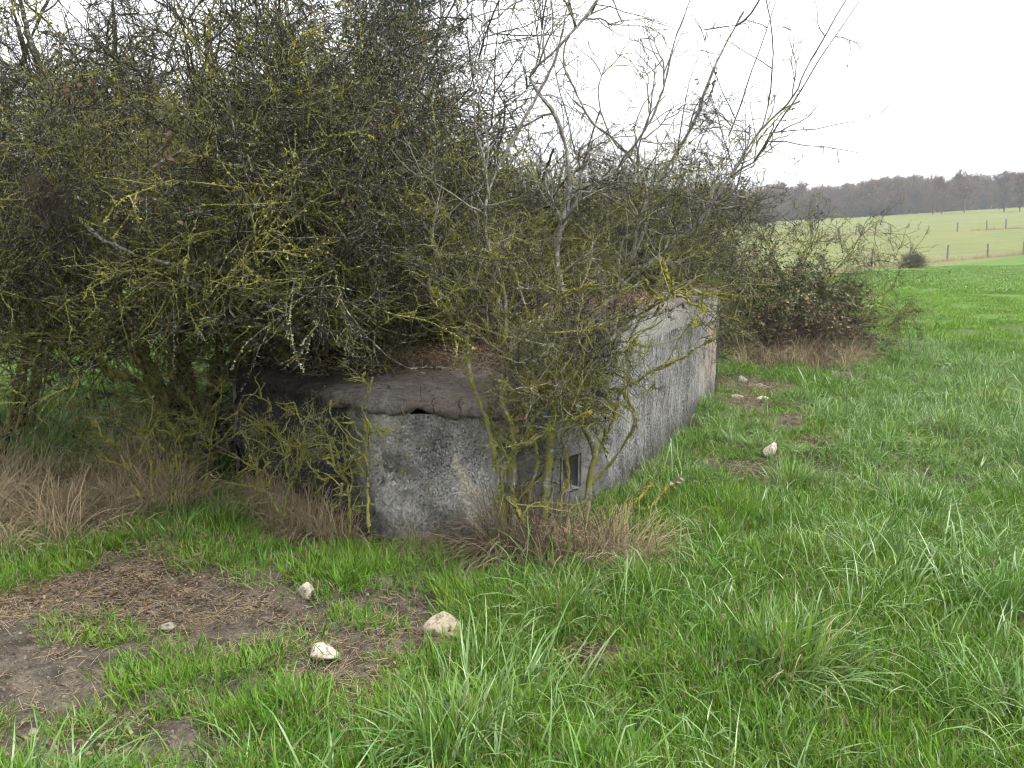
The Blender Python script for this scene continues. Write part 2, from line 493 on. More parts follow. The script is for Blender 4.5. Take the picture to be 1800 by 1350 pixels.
def concrete(name, kind):
    m = M(name, 0.92, 0.2)
    uv = m.coord('UV'); p = m.coord('Position')
    u, v = m.sep(uv)[0], m.sep(uv)[1]
    big = m.noise(p, 2.3, 4, 0.6)
    fleck = m.noise(m.scaled(p, (1, 1, 0.6)), 85, 4, 0.7)
    fine = m.noise(p, 190, 2)
    if kind == 'side':
        streak = m.noise(m.scaled(uv, (1, 0.16, 1)), 20, 5, 0.75)
        c = m.mix(m.ramp(streak, [(0.36, 0.0), (0.64, 1.0)]), (0.045, 0.046, 0.052), (0.50, 0.49, 0.475))
        c = m.mix(m.math('MULTIPLY', m.ramp(big, [(0.42, 0.0), (0.62, 1.0)]), 0.6), c, (0.11, 0.11, 0.12))
        # pale dry end and a rust-pink streaked panel near the far corner
        pale = m.math('MULTIPLY', m.ramp(m.math('DIVIDE', u, 5), [(0.58, 0.0), (0.74, 1.0)]), m.ramp(m.noise(m.scaled(uv, (1, 0.25, 1)), 9, 4), [(0.36, 0.0), (0.52, 1.0)]))
        c = m.mix(m.math('MULTIPLY', pale, 0.8), c, (0.64, 0.60, 0.53))
        uu = m.math('ADD', u, m.math('MULTIPLY', m.math('SUBTRACT', m.noise(m.scaled(uv, (1, 0.1, 1)), 14, 3), 0.5), 0.25))
        pk = m.math('MULTIPLY', m.ramp(m.math('DIVIDE', uu, 5), [(0.74, 0.0), (0.76, 1.0), (0.885, 1.0), (0.90, 0.0)]),
                    m.ramp(m.math('ADD', v, m.math('MULTIPLY', m.noise(m.scaled(uv, (1, 0.2, 1)), 20, 2), 0.10)), [(0.18, 0.0), (0.42, 1.0), (0.80, 1.0), (0.82, 0.0)]))
        c = m.mix(m.math('MULTIPLY', pk, m.ramp(streak, [(0.3, 0.55), (0.7, 0.95)])), c, (0.58, 0.42, 0.30))
        c = m.mix(m.ramp(m.math('ADD', u, m.math('MULTIPLY', m.noise(uv, 12, 2), 0.1)), [(0.02, 0.55), (0.2, 0.0)]), c, (0.42, 0.40, 0.36))
        amt = [(0.50, 0.0), (0.56, 1.0)]
        lv = m.math('FRACT', m.math('MULTIPLY', m.math('ADD', v, m.math('MULTIPLY', m.noise(uv, 3, 3), 0.02)), 5.2))
        brd = m.math('MULTIPLY', m.ramp(lv, [(0.0, 1.0), (0.05, 0.0)]), m.ramp(m.noise(m.scaled(uv, (1, 4, 1)), 3.1, 3), [(0.45, 0.0), (0.6, 0.8)]))
        c = m.mix(brd, c, (0.02, 0.02, 0.022))
        stn = m.math('MULTIPLY', m.ramp(m.noise(m.scaled(uv, (1, 0.35, 1)), 4.5, 5, 0.7), [(0.47, 0.0), (0.58, 1.0)]), m.ramp(u, [(0.1, 1.0), (1.0, 0.8)]))
        c = m.mix(m.math('MULTIPLY', stn, 0.8), c, (0.035, 0.035, 0.04))
        led = m.ramp(m.math('ADD', v, m.math('MULTIPLY', m.noise(uv, 8, 4), 0.10)), [(1.10 / 1.2 * 0.0 + 0.985, 0.0), (1.0, 0.85)])
        c = m.mix(led, c, (0.40, 0.38, 0.33))
    else:
        c = m.mix(m.ramp(big, [(0.36, 0.0), (0.60, 1.0)]), (0.19, 0.186, 0.18), (0.60, 0.585, 0.55))
        amt = [(0.50, 0.0), (0.58, 1.0)] if kind == 'front' else [(0.60, 0.0), (0.66, 0.6)]
        if kind == 'corner': c = m.mix(0.6, c, (0.06, 0.06, 0.05))  # darker copy of the front concrete: shrub shade and algae put into the colour
        if kind == 'dark': c = m.mix(m.ramp(m.math('DIVIDE', m.math('ADD', u, m.math('MULTIPLY', m.noise(p, 6, 5), 0.4)), 2.2), [(0.76, 0.95), (0.90, 0.1)]), c, (0.022, 0.020, 0.020))  # black algae stain, with shade under the overhang included in the colour
        c = m.mix(m.math('MULTIPLY', m.ramp(m.noise(m.scaled(p, (1, 1, 0.5)), 7, 6, 0.75), [(0.50, 0.0), (0.62, 1.0)]), 0.5), c, (0.06, 0.057, 0.053))
    fl = m.ramp(fleck, amt)
    c = m.mix(m.math('MULTIPLY', fl, 0.75), c, m.mix(m.noise(p, 8, 3), (0.42, 0.415, 0.395), (0.72, 0.705, 0.66)))
    pit = m.math('MULTIPLY', m.ramp(m.noise(p, 75, 5, 0.75), [(0.36, 1.0), (0.45, 0.0)]), m.ramp(m.noise(p, 3.5, 3), [(0.38, 0.25), (0.58, 1.0)]))
    c = m.mix(m.math('MULTIPLY', pit, 0.9), c, (0.03, 0.028, 0.027))
    # damp, algae-dark foot and top run-off
    foot = m.ramp(m.math('ADD', v, m.math('MULTIPLY', m.noise(uv, 5, 4), 0.35)), [(0.20, 0.55), (0.42, 0.0)])
    c = m.mix(foot, c, (0.04, 0.04, 0.034))
    c = m.mix(m.math('MULTIPLY', m.ramp(m.noise(p, 11, 4), [(0.60, 0.0), (0.70, 1.0)]), 0.5), c, (0.22, 0.22, 0.07))
    m.base(c)
    hgt = m.math('ADD', m.math('MULTIPLY', fl, 0.5), m.math('SUBTRACT', m.math('MULTIPLY', fine, 0.5), m.math('MULTIPLY', pit, 1.2)))
    m.bump(hgt, 1.0, 0.022)
    return m
mc_front = concrete('weathered_concrete', 'front')
# lime run on the front face: a ragged cream-white seep from the crack (front wall only, u 0..0.76)
def add_lime(m):
    uv = m.coord('UV'); u, v = m.sep(uv)[0], m.sep(uv)[1]
    link = m.b.inputs['Base Color'].links[0].from_socket
    # pale broken aggregate along the near corner
    sp_f = m.math('MULTIPLY', m.ramp(m.math('ADD', u, m.math('MULTIPLY', m.math('SUBTRACT', m.noise(uv, 9, 4), 0.5), 0.35)), [(0.60, 0.0), (0.68, 1.0)]), m.ramp(m.vor(uv, 34), [(0.25, 1.0), (0.5, 0.15)]))
    link = m.mix(m.math('MULTIPLY', sp_f, 0.8), link, (0.52, 0.50, 0.46))
    # centre line of the run: from (0.47,0.45) down to (0.64,0.08)
    cx = m.math('SUBTRACT', u, m.math('SUBTRACT', 0.665, m.math('MULTIPLY', v, 0.45)))
    cx = m.math('ABSOLUTE', m.math('ADD', cx, m.math('MULTIPLY', m.math('SUBTRACT', m.noise(uv, 16, 4, 0.7), 0.5), 0.16)))
    wd = m.ramp(v, [(0.05, 0.095), (0.26, 0.075), (0.33, 0.034), (0.46, 0.018), (0.48, 0.0)])
    f = m.ramp(m.math('SUBTRACT', m.math('ADD', wd, 0.5), cx), [(0.498, 0.0), (0.506, 1.0)])
    f = m.math('MULTIPLY', f, m.ramp(m.noise(uv, 40, 5, 0.7), [(0.30, 0.0), (0.42, 1.0)]))
    c = m.mix(m.math('MULTIPLY', f, 0.95), link, m.mix(m.noise(uv, 14, 3), (0.78, 0.75, 0.68), (0.70, 0.60, 0.42)))
    m.base(c)
mc_lime = concrete('weathered_concrete_lime', 'front'); add_lime(mc_lime)
mc_side = concrete('streaked_concrete', 'side')

def wall_mesh(a, b, name, hole=None, step=0.02, seed=0, amp=0.010):
    a, b = np.asarray(a, float), np.asarray(b, float)
    L = np.linalg.norm(b - a); d = (b - a) / L; nrm = np.array([d[1], -d[0]])
    nu = max(2, int(L / step)); nv = int(1.45 / step)
    us = np.linspace(0, L, nu + 1)
    xs, ys = a[0] + d[0] * us, a[1] + d[1] * us
    top = roof_z(xs, ys) - (0.075 if name == 'front' else 0.045)
    t = np.linspace(0, 1, nv + 1)
    Z = -0.25 + (top + 0.25)[None, :] * t[:, None]
    U = np.broadcast_to(us, Z.shape)
    X = xs[None, :] + 0 * Z; Y = ys[None, :] + 0 * Z
    dn = amp * fbm(X * 6, Y * 6, Z * 6, 40 + seed) + 0.006 * fbm(X * 30, Y * 30, Z * 22, 44 + seed, 2)
    # board marks, broken corners
    dn = dn - 0.055 * np.clip(1 - np.minimum(U, L - U) / 0.08, 0, 1) ** 2 * np.clip(0.5 + 0.8 * fbm(Z * 8, seed + 0.5, 0, 3), 0, 1.4)
    if name == 'front':      # spalled patch with loose aggregate
        q = ((U - 0.10) / 0.16) ** 2 + ((Z - 0.36) / 0.09) ** 2
        dn = dn + np.clip(1.3 - q, 0, 1) * (-0.035 + 0.035 * vnoise(U * 42, Z * 50, 0, 77))
    X = X + nrm[0] * (dn - 0.014); Y = Y + nrm[1] * (dn - 0.014)
    v = np.stack([X, Y, Z], -1).reshape(-1, 3)
    i = (np.arange(nv)[:, None] * (nu + 1) + np.arange(nu)[None, :])
    q = np.stack([i, i + 1, i + nu + 2, i + nu + 1], -1)
    if hole:
        uc = (us[:-1] + us[1:]) / 2; zc = (Z[:-1, :-1] + Z[1:, 1:]) / 2
        keep = ~((uc[None, :] > hole[0]) & (uc[None, :] < hole[1]) & (zc > hole[2]) & (zc < hole[3]))
        q = q[keep]
    return mesh_np('wall', v, [q.reshape(-1, 4)], uv=np.stack([U.ravel(), Z.ravel()], -1))
mc_dark = concrete('blackened_shaded_concrete', 'dark')
mc_corner = concrete('shaded_mossy_concrete', 'corner')
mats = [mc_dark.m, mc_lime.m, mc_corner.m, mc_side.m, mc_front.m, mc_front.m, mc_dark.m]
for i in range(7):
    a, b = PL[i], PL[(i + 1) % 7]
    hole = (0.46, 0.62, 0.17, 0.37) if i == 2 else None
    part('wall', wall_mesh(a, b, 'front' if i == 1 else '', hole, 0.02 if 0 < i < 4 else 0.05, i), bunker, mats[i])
# embrasure in the corner face: a stepped, smoothly rendered recess
d3 = unit(PL[3] - PL[2]); n3 = np.array([d3[1], -d3[0]])
def e3(u, z, dep):
    q = PL[2] + d3 * u - n3 * dep
    return (q[0], q[1], z)
mb = MB()
def quadgrid(c0, c1, c2, c3, n=10):
    s, t = np.meshgrid(np.linspace(0, 1, n), np.linspace(0, 1, n))
    c0, c1, c2, c3 = map(np.array, (c0, c1, c2, c3))
    v = ((1 - s) * (1 - t))[..., None] * c0 + (s * (1 - t))[..., None] * c1 + (s * t)[..., None] * c2 + ((1 - s) * t)[..., None] * c3
    v = v.reshape(-1, 3); v = v + 0.006 * fbm(v[:, 0] * 20, v[:, 1] * 20, v[:, 2] * 20, 61)[:, None]
    i = (np.arange(n - 1)[:, None] * n + np.arange(n - 1)).ravel()
    mb.add(v, [np.stack([i, i + 1, i + n + 1, i + n], -1)])
h0, h1, z0, z1 = 0.452, 0.628, 0.16, 0.38
i0, i1, zi0, zi1 = 0.48, 0.60, 0.22, 0.35
quadgrid(e3(h0, z0, 0.0), e3(h1, z0, 0.0), e3(i1, zi0, 0.22), e3(i0, zi0, 0.22))
quadgrid(e3(h0, z1, 0.0), e3(h1, z1, 0.0), e3(i1, zi1, 0.22), e3(i0, zi1, 0.22))
quadgrid(e3(h0, z0, 0.0), e3(i0, zi0, 0.22), e3(i0, zi1, 0.22), e3(h0, z1, 0.0))
quadgrid(e3(h1, z0, 0.0), e3(i1, zi0, 0.22), e3(i1, zi1, 0.22), e3(h1, z1, 0.0))
quadgrid(e3(i0, zi0, 0.22), e3(i1, zi0, 0.22), e3(i1, zi1, 0.22), e3(i0, zi1, 0.22))
m = M('embrasure_render', 0.95, 0.15); p = m.coord('Position')
m.base(m.mix(m.noise(p, 12, 4), (0.12, 0.12, 0.12), (0.21, 0.208, 0.202))); m.bump(m.noise(p, 90, 3), 0.4, 0.005)
part('embrasure', mb.mesh('embrasure', [m.m]), bunker)

# roof slab: rounded broken lip over the front, flush along the sides
bp, over, arc = [], [], []
for i in range(7):
    a, b = PL[i], PL[(i + 1) % 7]; L = np.linalg.norm(b - a)
    n = int(L / 0.025)
    for k in range(n):
        bp.append(a + (b - a) * k / n)
        over.append(0.030 if i in (0, 1) else 0.0)
bp = np.array(bp); over = np.array(over)
over = np.convolve(np.concatenate([over[-6:], over, over[:6]]), np.ones(13) / 13, 'valid')
tang = unit(np.roll(bp, -1, 0) - np.roll(bp, 1, 0)); nout = np.stack([tang[:, 1], -tang[:, 0]], -1)
jag = fbm(bp[:, 0] * 5, bp[:, 1] * 5, 0, 71) * 0.016 + 0.014 * fbm(bp[:, 0] * 24, bp[:, 1] * 24, 0, 72, 3)
edge = bp + nout * (over + jag * (0.5 + over / 0.03))[:, None]
th = np.where(over > 0.004, 0.078, 0.06) + 0.020 * fbm(bp[:, 0] * 6, bp[:, 1] * 6, 0, 73) + 0.018 * fbm(bp[:, 0] * 30, bp[:, 1] * 30, 0, 74, 2)
cen = np.array([-0.6, 7.2])
rings = []
ez = roof_z(bp[:, 0], bp[:, 1])
rings.append(np.column_stack([bp - nout * 0.10, ez - th]))
rings.append(np.column_stack([edge - nout * 0.012, ez - th]))
rings.append(np.column_stack([edge, ez - th * 0.75]))
rings.append(np.column_stack([edge, ez - th * 0.30]))
rings.append(np.column_stack([edge - nout * 0.018, ez - 0.012]))
rings.append(np.column_stack([edge - nout * 0.045, ez + 0.004]))
for t in np.concatenate([np.linspace(0.02, 0.4, 46), np.linspace(0.42, 1, 24)]):
    q = (edge - nout * 0.045) * (1 - t) + cen * t
    rings.append(np.column_stack([q, roof_z(q[:, 0], q[:, 1]) + 0.004 + np.minimum(t * 30, 1) * (0.012 * fbm(q[:, 0] * 4, q[:, 1] * 4, 0, 75))]))
nb = len(bp)
rv = np.concatenate(rings)
rv[nb:, :] += (0.005 * np.stack([fbm(rv[nb:, 0] * 30, rv[nb:, 1] * 30, rv[nb:, 2] * 30, s, 2) for s in (81, 82, 83)], -1))
i = (np.arange(len(rings) - 1)[:, None] * nb + np.arange(nb)[None, :]); j = (np.arange(len(rings) - 1)[:, None] * nb + (np.arange(nb)[None, :] + 1) % nb)
rq = np.stack([i, j, j + nb, i + nb], -1).reshape(-1, 4)
m = M('roof_concrete', 0.92, 0.2); p = m.coord('Position')
c = m.mix(m.ramp(m.noise(p, 3.2, 4, 0.6), [(0.40, 0.0), (0.60, 1.0)]), (0.215, 0.178, 0.152), (0.28, 0.265, 0.245))
c = m.mix(m.ramp(m.noise(p, 22, 6, 0.75), [(0.42, 0.0), (0.66, 0.85)]), c, (0.085, 0.068, 0.06))
c = m.mix(m.ramp(m.noise(p, 85, 2), [(0.66, 0.0), (0.70, 1.0)]), c, (0.36, 0.33, 0.30))
c = m.mix(m.ramp(m.noise(p, 140, 2), [(0.30, 0.7), (0.42, 0.0)]), c, (0.03, 0.025, 0.022))
px_, py_, pz_ = m.sep(p)
hum_shade = m.math('ADD', m.math('SUBTRACT', m.math('MULTIPLY', py_, 0.55), m.math('MULTIPLY', px_, 1.0)), m.math('MULTIPLY', m.math('SUBTRACT', m.noise(p, 5, 5, 0.7), 0.5), 1.3))  # humus towards left and back, thicket shade painted in with it
c = m.mix(m.ramp(m.math('DIVIDE', hum_shade, 6), [(0.585, 0.0), (0.655, 0.92)]), c, m.mix(m.noise(p, 40, 4), (0.022, 0.017, 0.013), (0.065, 0.05, 0.038)))
for x0 in (-0.44, -0.29):
    off = m.math('ABSOLUTE', m.math('SUBTRACT', m.math('ADD', px_, m.math('MULTIPLY', m.math('SUBTRACT', m.noise(p, 13, 4, 0.7), 0.5), 0.09)), x0))
    lim = m.ramp(m.math('SUBTRACT', py_, 4.2), [(0.36, 1.0), (0.42, 0.0)])
    c = m.mix(m.math('MULTIPLY', lim, m.ramp(off, [(0.002, 1.0), (0.005, 0.0)])), c, (0.008, 0.007, 0.006))
c = m.mix(m.math('MULTIPLY', m.ramp(m.noise(p, 5, 4), [(0.58, 0.0), (0.68, 1.0)]), 0.5), c, (0.16, 0.17, 0.05))
# branching hair cracks
cr = m.math('ADD', m.vor(m.mix(0.25, p, m.noise(p, 9, 4), 'ADD'), 1.5, 'DISTANCE_TO_EDGE'), m.ramp(m.noise(p, 2.0, 2), [(0.45, 0.0), (0.55, 0.05)]))
crk = m.ramp(cr, [(0.0, 0.9), (0.007, 0.0)])
c = m.mix(crk, c, (0.015, 0.013, 0.012))
m.base(c)
m.bump(m.math('SUBTRACT', m.math('ADD', m.noise(p, 60, 6, 0.75), m.math('MULTIPLY', m.noise(p, 18, 4), 1.2)), m.math('MULTIPLY', crk, 2.0)), 1.0, 0.03)
part('roof_slab', mesh_np('roof_slab', rv, [rq]), bunker, m.m)

# ------------------------------------------------------------------ stones
def stone_mesh(seed, sx, sy, sz, rough=0.25):
    n, k = 22, 28
    th = np.linspace(0.02, np.pi - 0.02, n); ph = np.arange(k) * 2 * np.pi / k
    T, Pp = np.meshgrid(th, ph, indexing='ij')
    d = np.stack([np.sin(T) * np.cos(Pp), np.sin(T) * np.sin(Pp), np.cos(T)], -1)
    r = 1 + rough * fbm(d[..., 0] * 1.3 + seed, d[..., 1] * 1.3, d[..., 2] * 1.3, seed) + 0.10 * fbm(d[..., 0] * 5, d[..., 1] * 5, d[..., 2] * 5, seed + 7, 2)
    g = np.random.default_rng(seed)
    for _ in range(9):                                   # chipped flat facets
        nn = unit(g.normal(size=3)); lim = g.uniform(0.62, 0.9)
        dp = d @ nn
        r = np.where(dp > 0.05, np.minimum(r, lim / np.maximum(dp, 0.05)), r)
    r = r + 0.03 * fbm(d[..., 0] * 9, d[..., 1] * 9, d[..., 2] * 9, seed + 9, 2)
    v = d * r[..., None] * np.array([sx, sy, sz])
    i = (np.arange(n - 1)[:, None] * k + np.arange(k)[None, :]); j = (np.arange(n - 1)[:, None] * k + (np.arange(k)[None, :] + 1) % k)
    q = np.stack([i, i + k, j + k, j], -1).reshape(-1, 4)
    return mesh_np('stone', v.reshape(-1, 3), [q])
def stone_mat(name, a, b, cdirt=(0.20, 0.17, 0.12)):
    m = M(name, 0.9, 0.2); p = m.coord('Object')
    c = m.mix(m.noise(p, 22, 4, 0.6), a, b)
    c = m.mix(m.ramp(m.noise(p, 50, 4, 0.7), [(0.50, 0.0), (0.62, 0.9)]), c, cdirt)
    gz = m.sep(m.coord('Generated'))[2]
    c = m.mix(m.ramp(m.math('ADD', gz, m.math('MULTIPLY', m.math('SUBTRACT', m.noise(p, 30, 4, 0.7), 0.5), 0.7)), [(0.38, 0.9), (0.55, 0.0)]), c, (0.11, 0.088, 0.062))
    c = m.mix(m.math('MULTIPLY', m.ramp(m.noise(p, 14, 4), [(0.55, 0.0), (0.66, 1.0)]), 0.5), c, (0.30, 0.26, 0.14))
    m.base(c); m.bump(m.noise(p, 60, 5, 0.7), 0.8, 0.012)
    return m.m
ms_white = stone_mat('white_limestone', (0.50, 0.46, 0.385), (0.38, 0.34, 0.27), (0.15, 0.12, 0.085))
ms_buff = stone_mat('buff_limestone', (0.42, 0.36, 0.265), (0.29, 0.25, 0.18), (0.14, 0.115, 0.08))
ms_grey = stone_mat('grey_limestone', (0.31, 0.285, 0.25), (0.20, 0.18, 0.15), (0.10, 0.085, 0.065))
STONES = [  # px, py of the base middle, width px, height px, tilt, material, label
    (538, 1028, 34, 34, 0.5, ms_white, 'small upright white stone at the edge of the bare earth'),
    (783, 1098, 66, 52, 0.2, ms_buff, 'largest buff stone, lying in grass beside the bare earth'),
    (567, 1150, 58, 26, 0.35, ms_white, 'flat whitish pointed stone lying on the trodden straw'),
    (1352, 802, 32, 26, 0.0, ms_white, 'rounded white stone just behind a drooping grass tussock'),
    (1296, 829, 24, 14, 0.0, ms_grey, 'small flat pale stone beside the path along the wall'),
    (1341, 704, 24, 10, 0.0, ms_white, 'small white stone lying flat in the worn path'),
    (1304, 662, 18, 14, 0.0, ms_grey, 'small grey block standing near the far bunker corner'),
    (1336, 671, 52, 8, 0.0, ms_grey, 'long thin grey slab edge at the head of the path'),
    (1467, 654, 20, 11, 0.0, ms_grey, 'brownish stone in grass before the bramble bush'),
    (367, 878, 16, 11, 0.0, ms_white, 'pale pebble in shade below the mossy trunk'),
    (1296, 701, 26, 9, 0.0, ms_grey, 'low grey stone half sunk in grass along the wall'),
    (646, 1034, 7, 6, 0.0, ms_white, 'tiny white pebble on the bare earth'),
    (290, 1085, 34, 12, 0.0, ms_grey, 'flat grey stone sunk in the bare earth'),
    (55, 1345 - 90, 24, 9, 0.0, ms_grey, 'small dull stone among straw in the near corner'),
]
for k, (px, py, wpx, hpx, tilt, mt, lab) in enumerate(STONES):
    g = gp(px, py); d = g[1] * 1.02
    s = d / F
    wd, ht = wpx * s, hpx * s
    o = obj('stone', stone_mesh(100 + k * 13, wd * 0.56, wd * 0.42, max(ht * 0.72, wd * 0.16)), None, mt)
    o.location = (g[0], g[1], float(Hd(g[0], g[1])) + ht * 0.17)
    o.rotation_euler = (0.1, tilt * 0.8, rng.uniform(0, 6) if tilt == 0 else -0.3)
    tag(o, lab, 'stone', 'loose limestone lumps')

# ------------------------------------------------------------------ grass
def blades(n, lmin, lmax, spread, tilt, droop, w, seg=4, lean=(0, 0), wob=0.15):
    L = rng.uniform(lmin, lmax, n)
    az = rng.uniform(0, 2 * np.pi, n)
    rad = spread * np.sqrt(rng.uniform(0, 1, n))
    P0 = np.stack([rad * np.cos(az), rad * np.sin(az), np.full(n, -0.012)], -1)
    a2 = az + rng.normal(0, 0.7, n)
    ti = np.abs(rng.normal(tilt, tilt * 0.5, n))
    D = np.stack([np.sin(ti) * np.cos(a2) + lean[0], np.sin(ti) * np.sin(a2) + lean[1], np.cos(ti)], -1)
    D = unit(D)
    P = np.zeros((n, seg + 1, 3)); P[:, 0] = P0
    dr = np.abs(rng.normal(droop, droop * 0.5, n))
    for i in range(1, seg + 1):
        D = unit(D + np.stack([0 * dr, 0 * dr, -dr * (i / seg) * 1.6], -1) + wob * 0.3 * rng.normal(size=(n, 3)))
        P[:, i] = P[:, i - 1] + D * (L / seg)[:, None]
    side = unit(np.cross(D, np.array([0, 0, 1.0]) + 0.5 * rng.normal(size=(n, 3))))
    wt = w * rng.uniform(0.7, 1.2, n)
    t = np.linspace(0, 1, seg + 1)
    prof = np.where(t < 0.5, 0.75 + 0.5 * t, 1.0) * np.clip((1.02 - t) * 2.2, 0, 1)
    hw = wt[:, None] * prof[None, :] * 0.5
    A = P + side[:, None] * hw[..., None]; B = P - side[:, None] * hw[..., None]
    v = np.stack([A, B], 2).reshape(-1, 3)
    base = (np.arange(n) * (seg + 1) * 2)[:, None] + np.arange(seg)[None, :] * 2
    q = np.stack([base, base + 1, base + 3, base + 2], -1).reshape(-1, 4)
    return v, [q]
def grass_mat(name, ca, cb, cc, rough=0.42, tr=0.24, spec=0.4):
    m = M(name, rough, spec); p = m.coord('Position')
    c = m.mix(m.attr('rnd'), ca, cb)
    c = m.mix(m.ramp(m.noise(p, 1.9, 5, 0.65), [(0.40, 0.0), (0.60, 1.0)]), c, cc)
    c = m.mix(m.math('MULTIPLY', m.ramp(m.noise(p, 38, 2), [(0.55, 0.0), (0.75, 1.0)]), 0.45), c, (0.22, 0.245, 0.05))
    m.base(c); m.translucent(c, tr)
    return m.m
mg_lush = grass_mat('lush_grass', (0.088, 0.215, 0.016), (0.142, 0.29, 0.024), (0.148, 0.265, 0.024))
mg_blue = grass_mat('bluish_grass', (0.10, 0.205, 0.046), (0.145, 0.265, 0.068), (0.165, 0.255, 0.09), 0.33, 0.22, 0.5)
mg_dark = grass_mat('deep_grass', (0.05, 0.13, 0.010), (0.08, 0.175, 0.014), (0.065, 0.145, 0.014))
mg_dry = leafish('dry_grass', (0.46, 0.375, 0.235), (0.31, 0.24, 0.15), 0.75, 0.2, 0.2)
mg_drydark = leafish('rotting_grass', (0.21, 0.165, 0.115), (0.12, 0.092, 0.066), 0.8, 0.15, 0.2)
mg_yel = leafish('yellowing_grass', (0.34, 0.34, 0.11), (0.42, 0.36, 0.17), 0.6, 0.3, 0.3)
def tuft(specs, mats):
    mb = MB()
    for i, sp_ in enumerate(specs):
        v, f = blades(*sp_[:7], **(sp_[7] if len(sp_) > 7 else {})); mb.add(v, f, i if len(mats) > 1 else 0)
    return mb.mesh('tuft', mats)
TILE = 0.34
def tile(specs, size, seed):
    """a square of sward: specs (number of tufts, material index, blades(...) arguments)"""
    mb = MB()
    for nt_, mi, sp_, kw in specs:
        for _ in range(nt_):
            v, f = blades(*sp_, **kw)
            sc_ = rng.uniform(0.6, 1.5); a_ = rng.uniform(0, 6.28) if not kw.get('lean') else rng.normal(0, 0.7)
            c_, s_2 = math.cos(a_), math.sin(a_)
            v = np.stack([v[:, 0] * c_ - v[:, 1] * s_2, v[:, 0] * s_2 + v[:, 1] * c_, v[:, 2]], -1) * sc_
            off = rng.uniform(-size / 2, size / 2, 2)
            seg = kw.get('seg', 4)
            rn = np.repeat(np.clip(rng.uniform(0, 1) * 0.6 + rng.uniform(0, 0.4, sp_[0]), 0, 1), (seg + 1) * 2)
            mb.add(v + np.array([off[0], off[1], 0]), f, mi, rn)
    return mb.mesh('sward', [mg_lush, mg_blue, mg_dark, mg_dry], aname='rnd')
SH = ((13, 0.035, 0.10, 0.05, 0.62, 0.16, 0.0036), dict(seg=3, wob=0.5))
ME = ((13, 0.07, 0.17, 0.045, 0.6, 0.22, 0.0040), dict(seg=4, wob=0.4))
LO = ((13, 0.12, 0.28, 0.05, 0.7, 0.30, 0.0042), dict(seg=5, lean=(0.25, -0.1)))
DK = ((12, 0.045, 0.11, 0.045, 0.55, 0.15, 0.0036), dict(seg=3, wob=0.4))
WI = ((6, 0.05, 0.13, 0.05, 0.9, 0.25, 0.003), dict(seg=3))
T_ = []
for k in range(5): T_.append(tile([(30, 0, *SH), (9, 2, *DK), (3, 1, *ME), (6, 3, *WI)], TILE, k))                       # 0-4 short
for k in range(5): T_.append(tile([(18, 0, *SH), (14, 1, *ME), (6, 2, *DK), (6, 3, *WI)], TILE, k))                      # 5-9 medium
for k in range(5): T_.append(tile([(12, 0, *SH), (7, 0, *ME), (6, 2, *DK), (11, 1, *LO), (5, 3, *WI)], TILE, k))        # 10-14 long
for k in range(4): T_.append(tile([(14, 0, *SH), (24, 2, *DK)], TILE, k))                                   # 15-18 deep green
for k in range(4): T_.append(tile([(9, 0, *SH), (2, 2, *DK), (5, 3, *WI)], TILE, k))                        # 19-22 thin, half withered
for k in range(3): T_.append(tile([(3, 0, *SH), (1, 2, *SH), (1, 3, *WI)], 0.14, k))                                                  # 23-25 single sprouts
FT = 1.6
SF = ((20, 0.04, 0.09, 0.10, 0.5, 0.14, 0.008), dict(seg=2))
DF = ((14, 0.05, 0.12, 0.10, 0.5, 0.14, 0.008), dict(seg=2))
for k in range(5): T_.append(tile([(120, 0, *SF), (4, 2, *DF), (26, 0, *DF), (5, 3, *SF)], FT, k))         # 26-30 far squares
FW = 4.2
SW = ((14, 0.05, 0.12, 0.25, 0.7, 0.15, 0.03), dict(seg=2))
for k in range(4): T_.append(tile([(330, 0, *SW), (40, 2, *SW), (60, 1, *SW), (12, 3, *SW)], FW, k))         # 31-34 distant squares
c_grass = proto_collection('grass_sward', T_)

def scatter_pts(n, x0, x1, y0, y1):
    return rng.uniform(x0, x1, n), rng.uniform(y0, y1, n)
def in_view(x, y, pad=0.35):
    return np.abs(x) < 0.64 * y + pad
def in_poly(x, y, poly, grow_=0.0):
    c = poly.mean(0); pg = c + (poly - c) * (1 + grow_)
    r = np.ones(np.shape(x), bool)
    for i in range(len(pg)):
        a, b = pg[i], pg[(i + 1) % len(pg)]
        r &= ((b[0] - a[0]) * (y - a[1]) - (b[1] - a[1]) * (x - a[0])) > 0
    return r
def slope_rot(x, y, yaw):
    e = 0.15
    nx1, ny1 = -(H(x + e, y) - H(x - e, y)) / (2 * e), -(H(x, y + e) - H(x, y - e)) / (2 * e)
    # small tilt after the yaw: R = T(tilt) Rz(yaw)  ->  eulers for small angles
    c, s2 = np.cos(yaw), np.sin(yaw)
    return np.stack([-(ny1 * c - nx1 * s2), (nx1 * c + ny1 * s2), yaw], -1)
gxl, gyl, gsl, gil = [], [], [], []
xs = np.arange(-9.5, 9.5, TILE * 0.86); ys = np.arange(1.9, 14.0, TILE * 0.86)
x, y = [v.ravel() for v in np.meshgrid(xs, ys)]
x = x + rng.uniform(-0.09, 0.09, len(x)); y = y + rng.uniform(-0.09, 0.09, len(y))
k = in_view(x, y) & ~in_poly(x, y, PL, -0.01)
x, y = x[k], y[k]
s = (soil(x, y) + soil(x + 0.09, y + 0.05) + soil(x - 0.09, y - 0.05)) / 3
ptc = fbm(x * 1.1, y * 1.1, 0, 31); p2 = fbm(x * 0.8 + 9, y * 0.8, 0, 33); u = rng.uniform(0, 1, len(x))
right = x > -0.5 - 0.4 * (4.5 - y)
idx = rng.integers(0, 5, len(x))
